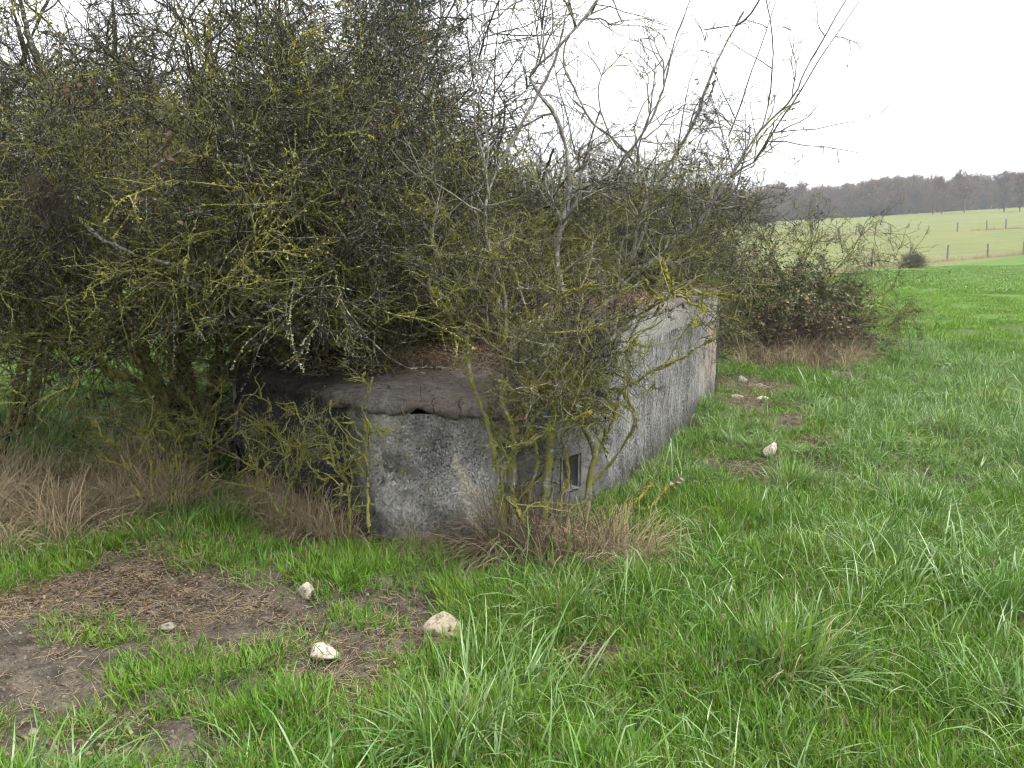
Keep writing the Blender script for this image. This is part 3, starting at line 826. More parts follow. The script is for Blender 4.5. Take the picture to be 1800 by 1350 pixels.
idx = np.where((p2 > -0.15) & (u < 0.8), rng.integers(5, 10, len(x)), idx)
idx = np.where((p2 > 0.28) & (u < 0.7) & right, rng.integers(10, 15, len(x)), idx)
lump = fbm(x * 1.7 + 4, y * 1.7, 0, 35)
idx = np.where((lump > 0.22) & right & (u < 0.85), rng.integers(10, 15, len(x)), idx)
idx = np.where((p2 < -0.32) & (u < 0.6), rng.integers(15, 19, len(x)), idx)
idx = np.where(s > 0.10, rng.integers(19, 23, len(x)), idx)
keep = (s < 0.40)
x, y, idx, ptc, lump = x[keep], y[keep], idx[keep], ptc[keep], lump[keep]
sc = rng.uniform(0.88, 1.12, len(x)) * (1 + 0.15 * ptc) * np.where((idx >= 10) & (idx < 15), 1 + 0.7 * np.clip(lump - 0.25, 0, 0.6), 1.0)
gxl.append(x); gyl.append(y); gsl.append(sc); gil.append(idx)
# sprouts thinning out over the bare earth
x, y = scatter_pts(16000, -4.5, 5, 1.9, 9.5)
s = soil(x, y)
k = in_view(x, y) & (s > 0.12) & ~in_poly(x, y, PL, 0.02) & (fbm(x * 2.6, y * 2.6, 0, 91) + rng.uniform(-0.3, 0.3, len(x)) > -0.34 + 0.84 * s) & ((y < 6) | (x > 1.5))
x, y = x[k], y[k]
gxl.append(x); gyl.append(y); gsl.append(rng.uniform(0.7, 1.25, len(x))); gil.append(rng.integers(23, 26, len(x)))
x, y = scatter_pts(15000, -3.6, 3.6, 1.9, 5.4)
k = in_view(x, y) & (soil(x, y) < 0.24) & ~in_poly(x, y, PL, 0.02)
x, y = x[k], y[k]
gxl.append(x); gyl.append(y); gsl.append(rng.uniform(0.7, 1.2, len(x))); gil.append(rng.integers(23, 26, len(x)))
# wide squares farther out
xs = np.arange(-30, 30, FT * 0.92); ys = np.arange(13.5, 38, FT * 0.92)
x, y = [v.ravel() for v in np.meshgrid(xs, ys)]
x = x + rng.uniform(-0.3, 0.3, len(x)); y = y + rng.uniform(-0.3, 0.3, len(y))
k = in_view(x, y, 1.0) & (rng.uniform(0, 1, len(x)) < np.clip((40 - y) / 14, 0, 1)); x, y = x[k], y[k]
gxl.append(x); gyl.append(y); gsl.append(rng.uniform(0.95, 1.1, len(x))); gil.append(rng.integers(26, 31, len(x)))
xs = np.arange(-70, 70, FW * 0.9); ys = np.arange(33, 96, FW * 0.9)
x, y = [v.ravel() for v in np.meshgrid(xs, ys)]
x = x + rng.uniform(-0.8, 0.8, len(x)); y = y + rng.uniform(-0.8, 0.8, len(y))
k = in_view(x, y, 3.0) & (x * nfn[0] + y * nfn[1] < nfd - 2.6); x, y = x[k], y[k]
gxl.append(x); gyl.append(y); gsl.append(rng.uniform(0.9, 1.1, len(x))); gil.append(rng.integers(31, 35, len(x)))
gx1, gy1, gs1, gi1 = map(np.concatenate, (gxl, gyl, gsl, gil))
yaw = rng.uniform(0, 6.283, len(gx1))
yaw = np.where((gi1 >= 10) & (gi1 < 15), rng.normal(-0.4, 0.8, len(gx1)), yaw)
o = scatter('grass', c_grass, np.stack([gx1, gy1, Hd(gx1, gy1)], -1), slope_rot(gx1, gy1, yaw), gs1, gi1)
o['label'] = 'short green meadow grass over the field'; o['category'] = 'grass'

# separate big tussocks that stand out of the sward
def tussock_mesh(k, n, lmin, lmax, mats, lean, droop=0.22):
    mb = MB()
    v, f = blades(int(n * 0.65), lmin * (0.6 + 0.05 * (k % 5)), lmax * (0.72 + 0.06 * (k % 4)), 0.13 + 0.015 * (k % 3), 0.55, droop * (0.8 + 0.2 * (k % 4)), 0.0046, seg=7, lean=lean, wob=0.35); mb.add(v, f, 0)
    v, f = blades(int(n * 0.25), lmin * 0.6, lmax * 0.7, 0.07, 0.3, 0.1, 0.0042, seg=5); mb.add(v, f, 1)
    v, f = blades(int(n * 0.16), lmin * 0.6, lmax * 0.8, 0.1, 0.8, 0.3, 0.003, seg=5); mb.add(v, f, 2)
    return mb.mesh('grass_tussock', mats)
TUS = [(1395, 850, 1.15, (0.1, 0), 'drooping grass tussock in front of the rounded white stone'),
       (1610, 885, 1.2, (0.15, 0), 'tall pale-tipped grass tussock amid the field, right of the path'),
       (1665, 770, 1.1, (0.1, 0), 'silvery arching grass tussock near the right edge, upper of two'),
       (1545, 720, 0.9, (0, 0), 'dense rounded grass tussock beyond the worn path'),
       (1400, 1195, 1.3, (0.45, -0.15), 'largest flattened grass tussock in the right foreground'),
       (1530, 980, 1.15, (0.3, 0), 'bluish grass tussock leaning over in the middle of the field'),
       (985, 1090, 1.0, (0, 0), 'bushy green tussock between buff stone and bare patch'),
       (1110, 1055, 0.85, (0.1, 0), 'upright green tussock below the dead grass at the shrub foot'),
       (1745, 720, 1.1, (0.3, 0), 'yellowing tussock at the right edge of the field'),
       (790, 1330, 1.15, (-0.1, 0), 'spreading grass tussock at the bottom middle'),
       (1568, 640, 0.85, (0, 0), 'dark green upright tussock beside the bramble bush'),
       (1250, 960, 0.9, (0.2, 0), 'green tussock beside the fallen lichen branch'),
       (1770, 1080, 1.2, (0.3, 0), 'long pale-bladed tussock at the right edge, lower of two')]
for k, (px, py, s, lean, lab) in enumerate(TUS):
    g = gp(px, py)
    mats_ = [mg_yel if k == 8 else (mg_dark if k in (10, 7) else mg_blue), mg_lush, mg_dry]
    o = obj('grass_tussock', tussock_mesh(k, 430, 0.18, 0.38, mats_, lean))
    o.location = (g[0], g[1], float(Hd(g[0], g[1]))); o.scale = (s, s, s * 0.95)
    tag(o, lab, 'grass tussock', 'grass tussocks')

# dry grass, straw, dead leaves
D_ = []
for k in range(3): D_.append(tuft([(34, 0.16, 0.42, 0.06, 0.55, 0.30, 0.0034, dict(seg=6))], [mg_dry]))               # 0-2
for k in range(2): D_.append(tuft([(34, 0.14, 0.36, 0.06, 0.7, 0.34, 0.0034, dict(seg=6))], [mg_drydark]))            # 3-4
for k in range(4):                                                                                                     # 5-8 straw lying flat
    n = 14
    L = rng.uniform(0.018, 0.085, n); P0 = np.stack([rng.normal(0, 0.06, n), rng.normal(0, 0.06, n), rng.uniform(0.002, 0.012, n)], -1)
    a = rng.uniform(0, 6.28, n); Dd = np.stack([np.cos(a), np.sin(a), rng.normal(0, 0.10, n)], -1)
    P = grow(P0, Dd, L, 4, 0.08)
    v, q = tubes(P, np.full((n, 4), 0.0013), 3)
    D_.append(MB().add(v, [q]).mesh('straw', [mg_dry if k < 3 else mg_drydark]))
def leaf_verts(n, Lm, Wm, spread, flat=True, up=0.3, ratio=1.0):
    """n small folded leaves, 6 triangles each"""
    c = np.stack([rng.normal(0, spread, n), rng.normal(0, spread, n), rng.uniform(0.002, 0.02, n)], -1) if flat else rng.normal(0, spread, (n, 3))
    a = rng.uniform(0, 6.28, n)
    ax = unit(np.stack([np.cos(a), np.sin(a), rng.normal(0, up, n)], -1))
    nr = unit(np.stack([rng.normal(0, up, n), rng.normal(0, up, n), np.ones(n)], -1))
    sd = unit(np.cross(ax, nr)); nr = np.cross(sd, ax)
    L = Lm * rng.uniform(0.6, 1.25, n)[:, None]; W = Wm * rng.uniform(0.7, 1.2, n)[:, None]
    fold = 0.25 * W * rng.uniform(0.2, 1.4, n)[:, None]
    v = np.stack([c, c + ax * L * 0.35 + sd * W * 0.5 + nr * fold, c + ax * L * 0.75 + sd * W * 0.36 + nr * fold, c + ax * L - nr * fold * 0.5,
                  c + ax * L * 0.75 - sd * W * 0.36 + nr * fold, c + ax * L * 0.35 - sd * W * 0.5 + nr * fold, c + ax * L * 0.5], 1)
    b = np.arange(n)[:, None] * 7
    tr = np.array([[0, 1, 6], [1, 2, 6], [2, 3, 6], [3, 4, 6], [4, 5, 6], [5, 0, 6]])
    return v.reshape(-1, 3), [(b[:, :, None] + tr[None]).reshape(-1, 3)]
for k in range(3):                                                                                                     # 9-11 dead leaves
    v, f = leaf_verts(16, 0.020, 0.012, 0.09, True, 0.35); D_.append(MB().add(v, f).mesh('litter', [(mat_tan_leaf, mat_haw, mat_haw)[k]], False))
def clod_mesh(n):
    mb = MB()
    o8 = np.array([[1, 0, 0], [-1, 0, 0], [0, 1, 0], [0, -1, 0], [0, 0, 0.8], [.6, .6, .4], [-.6, .6, .4], [-.6, -.6, .4], [.6, -.6, .4]])
    tr = np.array([[0, 5, 8], [2, 6, 5], [1, 7, 6], [3, 8, 7], [4, 5, 6], [4, 6, 7], [4, 7, 8], [4, 8, 5]])
    for _ in range(n):
        r_ = rng.uniform(0.003, 0.012)
        v = o8 * r_ * rng.uniform(0.7, 1.3, o8.shape) + np.array([*rng.normal(0, 0.08, 2), -0.002])
        mb.add(v, [tr])
    return mb.mesh('clod', [mat_earth], False)
m = M('loose_earth', 0.95, 0.1); p = m.coord('Position')
m.base(m.mix(m.noise(p, 30, 4), (0.045, 0.035, 0.027), (0.15, 0.12, 0.095))); mat_earth = m.m
for k in range(3): D_.append(clod_mesh(14))                                                                            # 12-14 crumbs of earth
c_dry = proto_collection('dry_tufts', D_)
# straw and leaf litter on the bare earth
x, y = scatter_pts(90000, -4.2, 4.5, 2.0, 11.0)
s = soil(x, y)
k = in_view(x, y) & (rng.uniform(0, 1, len(x)) < np.clip(s * 1.1 - 0.1, 0.03, 0.75) * np.clip(0.5 + 0.9 * fbm(x * 2.2, y * 2.2, 0, 57), 0.05, 1) * np.where(y < 5, 1, 0.5)) & ~in_poly(x, y, PL, 0.0)
x, y = x[k], y[k]; n = len(x)
lf = (fbm(x * 1.7, y * 1.7, 0, 55) > 0.25)
idx = np.where(rng.uniform(0, 1, n) < np.where(lf, 0.5, 0.86), rng.integers(5, 9, n), rng.integers(9, 12, n))
idx = np.where((rng.uniform(0, 1, n) < 0.30) & (soil(x, y) > 0.35), rng.integers(12, 15, n), idx)
o = scatter('straw_litter', c_dry, np.stack([x, y, Hd(x, y) + 0.003], -1), np.stack([rng.normal(0, 0.15, n), rng.normal(0, 0.15, n), rng.uniform(0, 6.28, n)], -1), rng.uniform(0.6, 1.25, n), idx)
o['label'] = 'straw and dead leaves strewn over bare earth'; o['category'] = 'straw'
# leaf litter on the roof
x, y = scatter_pts(9000, -3.0, 2.3, 4.5, 10.5)
dfr = np.minimum(seg_dist(x, y, PL[0], PL[1]), seg_dist(x, y, PL[1], PL[2]))
k = in_poly(x, y, PL, -0.06) & (rng.uniform(0, 1, len(x)) < np.clip((dfr - 0.08 - 0.55 * np.clip((x + 1.25) / 0.7, 0, 1)) * 2.4, 0.012, 1))
x, y = x[k], y[k]; n = len(x)
o = scatter('leaf_litter', c_dry, np.stack([x, y, roof_z(x, y) + 0.02], -1), np.stack([rng.normal(0, 0.1, n), rng.normal(0, 0.1, n), rng.uniform(0, 6.28, n)], -1), rng.uniform(0.7, 1.3, n), np.where(rng.uniform(0, 1, n) < 0.25, rng.integers(5, 9, n), rng.integers(9, 12, n)))
o['label'] = 'dead brown leaves lying on the bunker roof'; o['category'] = 'leaf litter'
# standing dry grass along the thicket edge and at the wall foot
dx, dy, dsz, did = [], [], [], []
for px0, py0, px1, py1, n, s0 in ((-60, 830, 130, 965, 90, 1.2), (120, 840, 230, 930, 40, 1.0), (200, 800, 330, 905, 90, 1.2), (-60, 900, 330, 965, 36, 0.6), (430, 850, 560, 930, 60, 0.9), (540, 860, 690, 940, 90, 0.95), (690, 925, 860, 950, 16, 0.5), (330, 870, 460, 930, 14, 0.6), (1120, 780, 1230, 880, 14, 0.6)):
    for _ in range(n):
        g = gp(rng.uniform(px0, px1), rng.uniform(py0, py1))
        dx.append(g[0]); dy.append(g[1]); dsz.append(s0 * rng.uniform(0.7, 1.2)); did.append(rng.choice([0, 1, 2, 3, 4], p=[.30, .30, .28, .06, .06]))
dx, dy = np.array(dx), np.array(dy); n = len(dx)
k = ~in_poly(dx, dy, PL, 0.01)
o = scatter('dry_grass', c_dry, np.stack([dx, dy, Hd(dx, dy)], -1)[k], np.stack([rng.normal(0, 0.2, n), rng.normal(0, 0.2, n), rng.uniform(0, 6.28, n)], -1)[k], np.array(dsz)[k], np.array(did)[k])
o['label'] = 'tan withered grass along the foot of the thicket'; o['category'] = 'dry grass'
DEAD = [(745, 945, 0.55, 0, 'withered grass clump hanging against the front wall, below the lime run'), (892, 972, 1.05, 1, 'large brown bundle of dead grass at the near bunker corner'),
        (1000, 985, 1.4, 1, 'mat of dead grass under the lichen-covered shrub'), (1090, 985, 1.15, 0, 'yellowed dead grass clump at the shrub foot, nearest the field'), (930, 972, 1.35, 1, 'brown dead grass clump between the shrub stems')]
for px, py, s, dk, lab in DEAD:
    g = gp(px, py)
    mb = MB()
    v, f = blades(420, 0.18, 0.44, 0.16, 0.75, 0.30, 0.0036, seg=7); mb.add(v, f, 0)
    v, f = blades(160, 0.14, 0.36, 0.16, 0.7, 0.3, 0.0036, seg=6); mb.add(v, f, 1)
    o = obj('dead_grass_clump', mb.mesh('dead_grass_clump', [mg_drydark, mg_dry] if dk else [mg_dry, mg_yel]))
    o.location = (g[0], g[1], float(Hd(g[0], g[1]))); o.scale = (s, s, s)
    tag(o, lab, 'dead grass', 'dead grass clumps at the wall')

# ------------------------------------------------------------------ shrubs
def taper(N, n, r0, r1):
    r0 = np.broadcast_to(np.asarray(r0, float), (N,)); r1 = np.broadcast_to(np.asarray(r1, float), (N,))
    t = np.linspace(0, 1, n) ** 0.85
    return r0[:, None] * (1 - t) + r1[:, None] * t
def flakes(P, n, size):
    """small ragged moss scales round points of polylines: 2 triangles each"""
    N, k, _ = P.shape
    pi = rng.integers(0, N, n); t = rng.uniform(0, k - 1.001, n); i = t.astype(int); f = (t - i)[:, None]
    c = P[pi, i] * (1 - f) + P[pi, i + 1] * f + rng.normal(0, size * 0.35, (n, 3))
    a = unit(rng.normal(size=(n, 3))); b = unit(np.cross(a, rng.normal(size=(n, 3))))
    s = size * rng.uniform(0.4, 1.2, n)[:, None]
    v = np.stack([c - a * s, c + b * s * 0.6, c + a * s, c - b * s * 0.5 + np.cross(a, b) * s * 0.4], 1).reshape(-1, 3)
    q = np.arange(n)[:, None] * 4 + np.array([[0, 1, 2, 3]])
    return v, [np.concatenate([q[:, [0, 1, 2]], q[:, [0, 2, 3]]])]
def spray(L, moss, nleaf=0, leafmat=1, spurs=1.0, droop=0.0, straight=False, barkmoss=0.2, lichen=0.0):
    """a twig spray along +Z, L long"""
    mb = MB()
    A = grow(np.zeros((1, 3)), np.array([[0, 0, 1.0]]), np.array([L]), 10, 0.07 if straight else 0.16, (0, 0, -1), droop)
    v, q = tubes(A, taper(1, 10, 0.0046, 0.0014), 4); mb.add(v, [q], 0, np.full(len(v), barkmoss))
    n2 = 3 if straight else 7
    p, D, _, t = spawn(A, n2, 0.05, 0.95, (40, 75))
    B = grow(p, D, L * rng.uniform(0.25, 0.6, n2) * (1.1 - 0.5 * t), 6, 0.18, (0, 0, 1), 0.03)
    v, q = tubes(B, taper(n2, 6, 0.0032, 0.0011), 3); mb.add(v, [q], 0, np.full(len(v), barkmoss))
    n3 = int(4 * spurs)
    p, D, _, t = spawn(B, n3, 0.1, 1.0, (45, 80)); N3 = len(p)
    C = grow(p, D, L * rng.uniform(0.04, 0.17, N3), 4, 0.2)
    v, q = tubes(C, taper(N3, 4, 0.0021, 0.0009), 3); mb.add(v, [q], 0, np.full(len(v), barkmoss))
    pts = []
    for par, c_ in ((A, int(14 * spurs)), (B, int(5 * spurs)), (C, int(1.6 * spurs))):
        if c_ < 1: continue
        p, D, _, t = spawn(par, c_, 0.05, 1.0, (50, 85)); N = len(p)
        S = grow(p, D, rng.uniform(0.006, 0.026, N), 3, 0.15)
        v, q = tubes(S, taper(N, 3, 0.0015, 0.0011), 3); mb.add(v, [q], 0, np.full(len(v), barkmoss * 0.6))
        pts.append(S[:, -1])
    pts = np.concatenate(pts)
    # swollen buds on the spur tips
    k = rng.uniform(0, 1, len(pts)) < 0.5; b = pts[k]
    o6 = np.array([[1, 0, 0], [-1, 0, 0], [0, 1, 0], [0, -1, 0], [0, 0, 1.3], [0, 0, -1.3]]) * 0.0026
    v = (b[:, None] + o6[None] * rng.uniform(0.7, 1.5, (len(b), 1, 1))).reshape(-1, 3)
    tr = np.array([[0, 2, 4], [2, 1, 4], [1, 3, 4], [3, 0, 4], [2, 0, 5], [1, 2, 5], [3, 1, 5], [0, 3, 5]])
    mb.add(v, [(np.arange(len(b))[:, None, None] * 6 + tr[None]).reshape(-1, 3)], 0, np.full(len(v), 0.0))
    if moss:
        v, f = flakes(A, int(moss * 0.4), 0.0085); mb.add(v, f, 2)
        v, f = flakes(B, int(moss * 0.6), 0.0068); mb.add(v, f, 2)
    if lichen:
        v, f = flakes(A, int(lichen * 0.5), 0.007); mb.add(v, f, 3)
        v, f = flakes(B, int(lichen * 0.5), 0.006); mb.add(v, f, 3)
    if nleaf:
        v, f = leaf_verts(nleaf, 0.030, 0.021, 0.0, False, 0.8)
        at_ = np.concatenate([B.reshape(-1, 3), C.reshape(-1, 3)]); at_ = at_[rng.integers(0, len(at_), nleaf)]
        mb.add(v + np.repeat(at_, 7, 0), f, leafmat)
    return mb.mesh('spray', [mat_bark, mat_haw, mat_moss, mat_lichen, mat_dark_leaf, mat_green_leaf, mat_yellow_leaf], True)
S_ = []
for k in range(5): S_.append(spray(0.62, 0, spurs=0.85, barkmoss=0.12))                         # 0-4 bare
for k in range(5): S_.append(spray(0.60, 170, spurs=0.7, barkmoss=0.6, droop=0.03))           # 5-9 mossy
for k in range(3): S_.append(spray(0.60, 50, spurs=0.75, barkmoss=0.3, lichen=120))             # 10-12 grey lichen
for k in range(3): S_.append(spray(0.46, 0, nleaf=16, leafmat=1, barkmoss=0.1))                # 13-15 withered leaves
for k in range(3): S_.append(spray(0.60, 0, nleaf=95, leafmat=4, barkmoss=0.0))                # 16-18 evergreen
for k in range(2): S_.append(spray(0.44, 40, nleaf=12, leafmat=5, barkmoss=0.2))               # 19-20 bramble leaves
for k in range(2): S_.append(spray(0.44, 30, nleaf=9, leafmat=6, barkmoss=0.2))                # 21-22 yellow leaves
for k in range(3): S_.append(spray(0.75, 0, spurs=0.7, straight=True, barkmoss=0.0))           # 23-25 straight whips
c_spray = proto_collection('twig_sprays', S_)
# moss cushions for thicker wood
C_ = []
for k in range(4):
    n = 26; z = np.linspace(-0.03, 0.03, 8)
    A = np.zeros((1, 8, 3)); A[0, :, 2] = z
    mb = MB(); v, f = flakes(A, 60, 0.0075); mb.add(v, f, 0)
    C_.append(mb.mesh('cushion', [mat_moss if k < 3 else mat_lichen]))
c_moss = proto_collection('moss_cushions', C_)

def catmull(pts, n):
    pts = np.asarray(pts, float)
    P = np.vstack([2 * pts[0] - pts[1], pts, 2 * pts[-1] - pts[-2]])
    seg = np.linalg.norm(np.diff(pts, axis=0), axis=1); cum = np.concatenate([[0], np.cumsum(seg)])
    out_ = []
    for s in np.linspace(0, cum[-1], n):
        i = min(np.searchsorted(cum, s, 'right') - 1, len(pts) - 2); t = (s - cum[i]) / max(seg[i], 1e-6)
        p0, p1, p2, p3 = P[i:i + 4]
        out_.append(0.5 * (2 * p1 + (p2 - p0) * t + (2 * p0 - 5 * p1 + 4 * p2 - p3) * t ** 2 + (3 * p1 - p0 - 3 * p2 + p3) * t ** 3))
    return np.array(out_)
NS = 16
def px_stem(pts, r0, r1):
    """stem through (px, py, depth) marks"""
    P = catmull([at(*q) for q in pts], NS)
    return P, r0, r1
def clear_front(p):
    """space before the bunker face that the photograph leaves open"""
    x, y, z = p[..., 0], p[..., 1], p[..., 2]
    d = y
    u = F * x / (y * cp + (CAMZ - z) * sp) + 900
    low = (z < 0.62 + 0.10 * (y - 4.4) + 0.25 * np.clip((x + 0.8) / 0.8, 0, 1) * 0 ) & (y < 5.4) & (x > -1.9) & (x < -0.28)
    roofw = (z < 1.56 - 0.105 * y + 0.05 * np.sin(x * 9)) & (y < 6.6) & (x > -1.75 - 0.12 * (y - 4.5)) & (x < -0.20)
    return low | roofw
def shrub(name, label, stems, n1=7, n2=7, n3=4, l1=(0.6, 1.5), l2=(0.3, 0.75), l3=(0.12, 0.34), sprays=(0.4, 2, 0.6), sset=None, mossk=1.0, env=None, trop=0.05, cat='shrub',
          bark=None, cushions=900, tmin=0.25, droop_low=True, seed=None, a1=(30, 75), group=None, wid=1.0, sscale=(0.7, 1.2), whips=0, cscale=(0.6, 1.35)):
    """stems: list of (P (NS,3), r0, r1)"""
    global rng
    if seed is not None: rng = np.random.default_rng(seed)
    base = np.mean([s[0][0] for s in stems[:1]], 0)
    t = thing(name, label, cat, (float(base[0]), float(base[1]), float(base[2])), group)
    bark = bark or mat_bark
    PS = np.stack([s[0] for s in stems]); PS = PS + np.linspace(0, 1, NS)[None, :, None] * 0.012 * rng.normal(size=PS.shape)
    RS = np.stack([taper(1, NS, s[1], s[2])[0] for s in stems])
    RS = RS * (1 + 0.16 * rng.normal(size=RS.shape))
    def mossv(P, k=1.0):
        z = P[..., 2]
        v = np.clip(0.76 - 0.28 * (z - 0.5), 0.08, 0.75) * mossk * k + 0.25 * fbm(P[..., 0] * 1.3, P[..., 1] * 1.3, P[..., 2] * 1.3, 17, 2)
        return np.clip(v, 0, 1)
    # each main stem is a part of its own
    for i in range(len(stems)):
        kk = 9 if stems[i][1] > 0.03 else 7; nf = 80
        Pf = catmull(PS[i], nf); Rf = np.interp(np.linspace(0, 1, nf), np.linspace(0, 1, NS), RS[i]) * (1 + 0.22 * fbm(np.linspace(0, 30, nf), i * 7.7, 0, 12, 2))
        Pf = Pf + 0.35 * Rf[:, None] * rng.normal(size=Pf.shape) * 0.5
        v, q = tubes(Pf[None], Rf[None], kk)
        v = v + rng.normal(size=v.shape) * (0.14 * np.repeat(Rf, kk))[:, None]
        me = MB().add(v, [q], 0, np.repeat(np.clip(mossv(Pf), 0, 0.56), kk)).mesh('stem', [stems[i][3] if len(stems[i]) > 3 else bark])
        part('stem', me, t)
    SL = np.linalg.norm(np.diff(PS, axis=1), axis=2).sum(1)
    cnt = np.maximum(1, (SL * n1).astype(int))
    p, D, pi, tt = spawn(PS, cnt, tmin, 1.0, a1)
    D[:, 2] += 0.15
    L = rng.uniform(*l1, len(p)) * (1.15 - 0.5 * tt)
    tv = np.where(p[:, 2:3] < 1.3, np.array([[0, 0, -0.6]]), np.array([[0, 0, 1.0]])) if droop_low else np.array([[0, 0, 1.0]])
    B1 = grow(p, D, L, 9, 0.21, tv, trop)
    B1[..., 2] = np.maximum(B1[..., 2], 0.02)
    r1 = np.clip(RS[pi, np.minimum((tt * (NS - 1)).astype(int), NS - 1)] * 0.55, 0.006, 0.019) * wid
    keep = np.ones(len(B1), bool)
    def inside(P): 
        k_ = ~clear_front(P)
        if env is not None: k_ &= env(P)
        return k_
    keep = inside(B1[:, -1]) & inside(B1[:, 5])
    B1, r1 = B1[keep], r1[keep]
    p, D, pi, tt = spawn(B1, n2, 0.12, 1.0, (35, 80))
    B2 = grow(p, D, rng.uniform(*l2, len(p)), 7, 0.2, (0, 0, 1), trop * 0.5)
    r2 = np.clip(r1[pi] * 0.58, 0.0036, 0.009)
    keep = inside(B2[:, -1]) & inside(B2[:, 3]); B2, r2 = B2[keep], r2[keep]
    p, D, pi, tt = spawn(B2, n3, 0.1, 1.0, (40, 80))
    B3 = grow(p, D, rng.uniform(*l3, len(p)), 4, 0.22)
    keep = inside(B3[:, -1]); B3 = B3[keep]; r3 = np.clip(r2[pi] * 0.6, 0.0016, 0.004)[keep]
    mb = MB()
    for P, rr, kk in ((B1, r1, 5), (B2, r2, 4), (B3, r3, 3)):
        n = P.shape[1]
        v, q = tubes(P, taper(len(P), n, rr, rr * 0.45), kk)
        mb.add(v, [q], 0, np.repeat(mossv(P).ravel(), kk))
    part('branches', mb.mesh('branches', [bark]), t, None, 'stuff')
    # twig sprays
    SP, SD = [], []
    p, D, _, _ = spawn(B1, max(1, int(sprays[0] * 8)), 0.3, 1.0, (25, 60)); SP.append(p); SD.append(D)
    p, D, _, _ = spawn(B2, int(sprays[1]), 0.2, 1.0, (15, 60)); SP.append(p); SD.append(D)
    m3 = rng.uniform(0, 1, len(B3)) < sprays[2]
    SP.append(B3[m3, -1]); SD.append(B3[m3, -1] - B3[m3, -2])
    SP, SD = np.concatenate(SP), np.concatenate(SD)
    k = inside(SP) & inside(SP + unit(SD) * 0.36); SP, SD = SP[k], SD[k]
    idx = sset(SP)
    scatter('twigs', c_spray, SP, euler_z_to(SD, rng.uniform(0, 6.28, len(SP))), rng.uniform(*sscale, len(SP)), idx, t)
    if whips:
        pool = np.concatenate([PS[:, NS // 2:].reshape(-1, 3), B1[:, -3:].reshape(-1, 3)]); pool = pool[pool[:, 2] > 1.9]
        wp = pool[rng.permutation(len(pool))[:whips]]; whips = len(wp)
        wd_ = np.stack([rng.normal(0.12, 0.30, whips), rng.normal(0, 0.25, whips), np.ones(whips)], -1)
        scatter('shoots', c_spray, wp, euler_z_to(wd_, rng.uniform(0, 6.28, whips)), rng.uniform(0.6, 1.2, whips), rng.integers(23, 26, whips), t)
    if cushions:
        pool = np.concatenate([PS[:, :, :].reshape(-1, 3)] * 2 + [B1.reshape(-1, 3)])
        dirs = np.concatenate([np.gradient(PS, axis=1).reshape(-1, 3)] * 2 + [np.gradient(B1, axis=1).reshape(-1, 3)])
        j = rng.integers(0, len(pool), cushions)
        mv = mossv(pool[j]) * np.clip((2.25 - pool[j][:, 2]) * 1.6, 0, 1); k = rng.uniform(0.2, 0.75, cushions) < mv
        j = j[k]; ps = pool[j] + dirs[j] * rng.uniform(-0.5, 0.5, (len(j), 1))
        scatter('moss', c_moss, ps, euler_z_to(dirs[j], rng.uniform(0, 6.28, len(j))), rng.uniform(*cscale, len(j)), np.where(rng.uniform(0, 1, len(j)) < 0.85, rng.integers(0, 3, len(j)), 3), t)
    return t

def pick(P, w):
    """sprays by weights w: dict of (lo, hi) -> array weight"""
    ks = list(w); W = np.stack([np.broadcast_to(np.asarray(w[k], float), (len(P),)) for k in ks], -1)
    W = np.cumsum(W / W.sum(1, keepdims=True), 1)
    j = (rng.uniform(0, 1, (len(P), 1)) > W).sum(1)
    lo = np.array([k[0] for k in ks])[j]; hi = np.array([k[1] for k in ks])[j]
    return (lo + rng.uniform(0, 1, len(P)) * (hi - lo)).astype(int)
def set_thorn(P):
    z = P[:, 2]; ns = fbm(P[:, 0] * 1.2, P[:, 1] * 1.2, z * 1.2, 64, 2)
    return pick(P, {(0, 5): np.clip(0.25 + 0.5 * (z - 1.6), 0.15, 1.6), (5, 10): np.clip(1.3 + 0.9 * ns - 0.42 * (z - 0.6), 0.10, 1.7), (10, 13): 0.35, (13, 16): np.clip(0.15 + 0.6 * ns, 0.02, 0.7)})
def set_front(P):
    z = P[:, 2]; ns = fbm(P[:, 0] * 1.6, P[:, 1] * 1.6, z * 1.6, 64, 2)
    return pick(P, {(0, 5): np.clip(0.4 + 0.6 * (z - 1.0), 0.35, 1.6), (5, 10): np.clip(1.15 + 0.6 * ns - 0.45 * (z - 0.8), 0.05, 1.5), (10, 13): 0.35, (13, 16): np.clip(0.22 + 0.7 * ns, 0.05, 0.8)})
def set_left(P):
    z = P[:, 2]; ns = fbm(P[:, 0] * 1.2, P[:, 1] * 1.2, z * 1.2, 64, 2)
    return pick(P, {(0, 5): np.clip(0.45 + 0.4 * (z - 1.4), 0.3, 1.4), (5, 10): np.clip(1.2 + 0.9 * ns - 0.35 * (z - 0.6), 0.15, 1.6), (10, 13): 0.35, (13, 16): np.clip(0.08 + 0.4 * ns, 0.02, 0.5),
                    (19, 21): np.where((z > 2.0) & (ns > 0.25), 0.35, 0.004), (21, 23): np.where((z > 2.2) & (ns > 0.35), 0.25, 0.004)})
def set_back(P):
    z = P[:, 2]; ns = fbm(P[:, 0] * 1.2, P[:, 1] * 1.2, z * 1.2, 64, 2)
    return pick(P, {(0, 5): 0.8, (5, 10): np.clip(0.9 - 0.4 * (z - 0.6), 0.1, 1.0), (10, 13): 0.6, (13, 16): np.clip(0.2 + 0.7 * ns, 0.05, 0.8)})
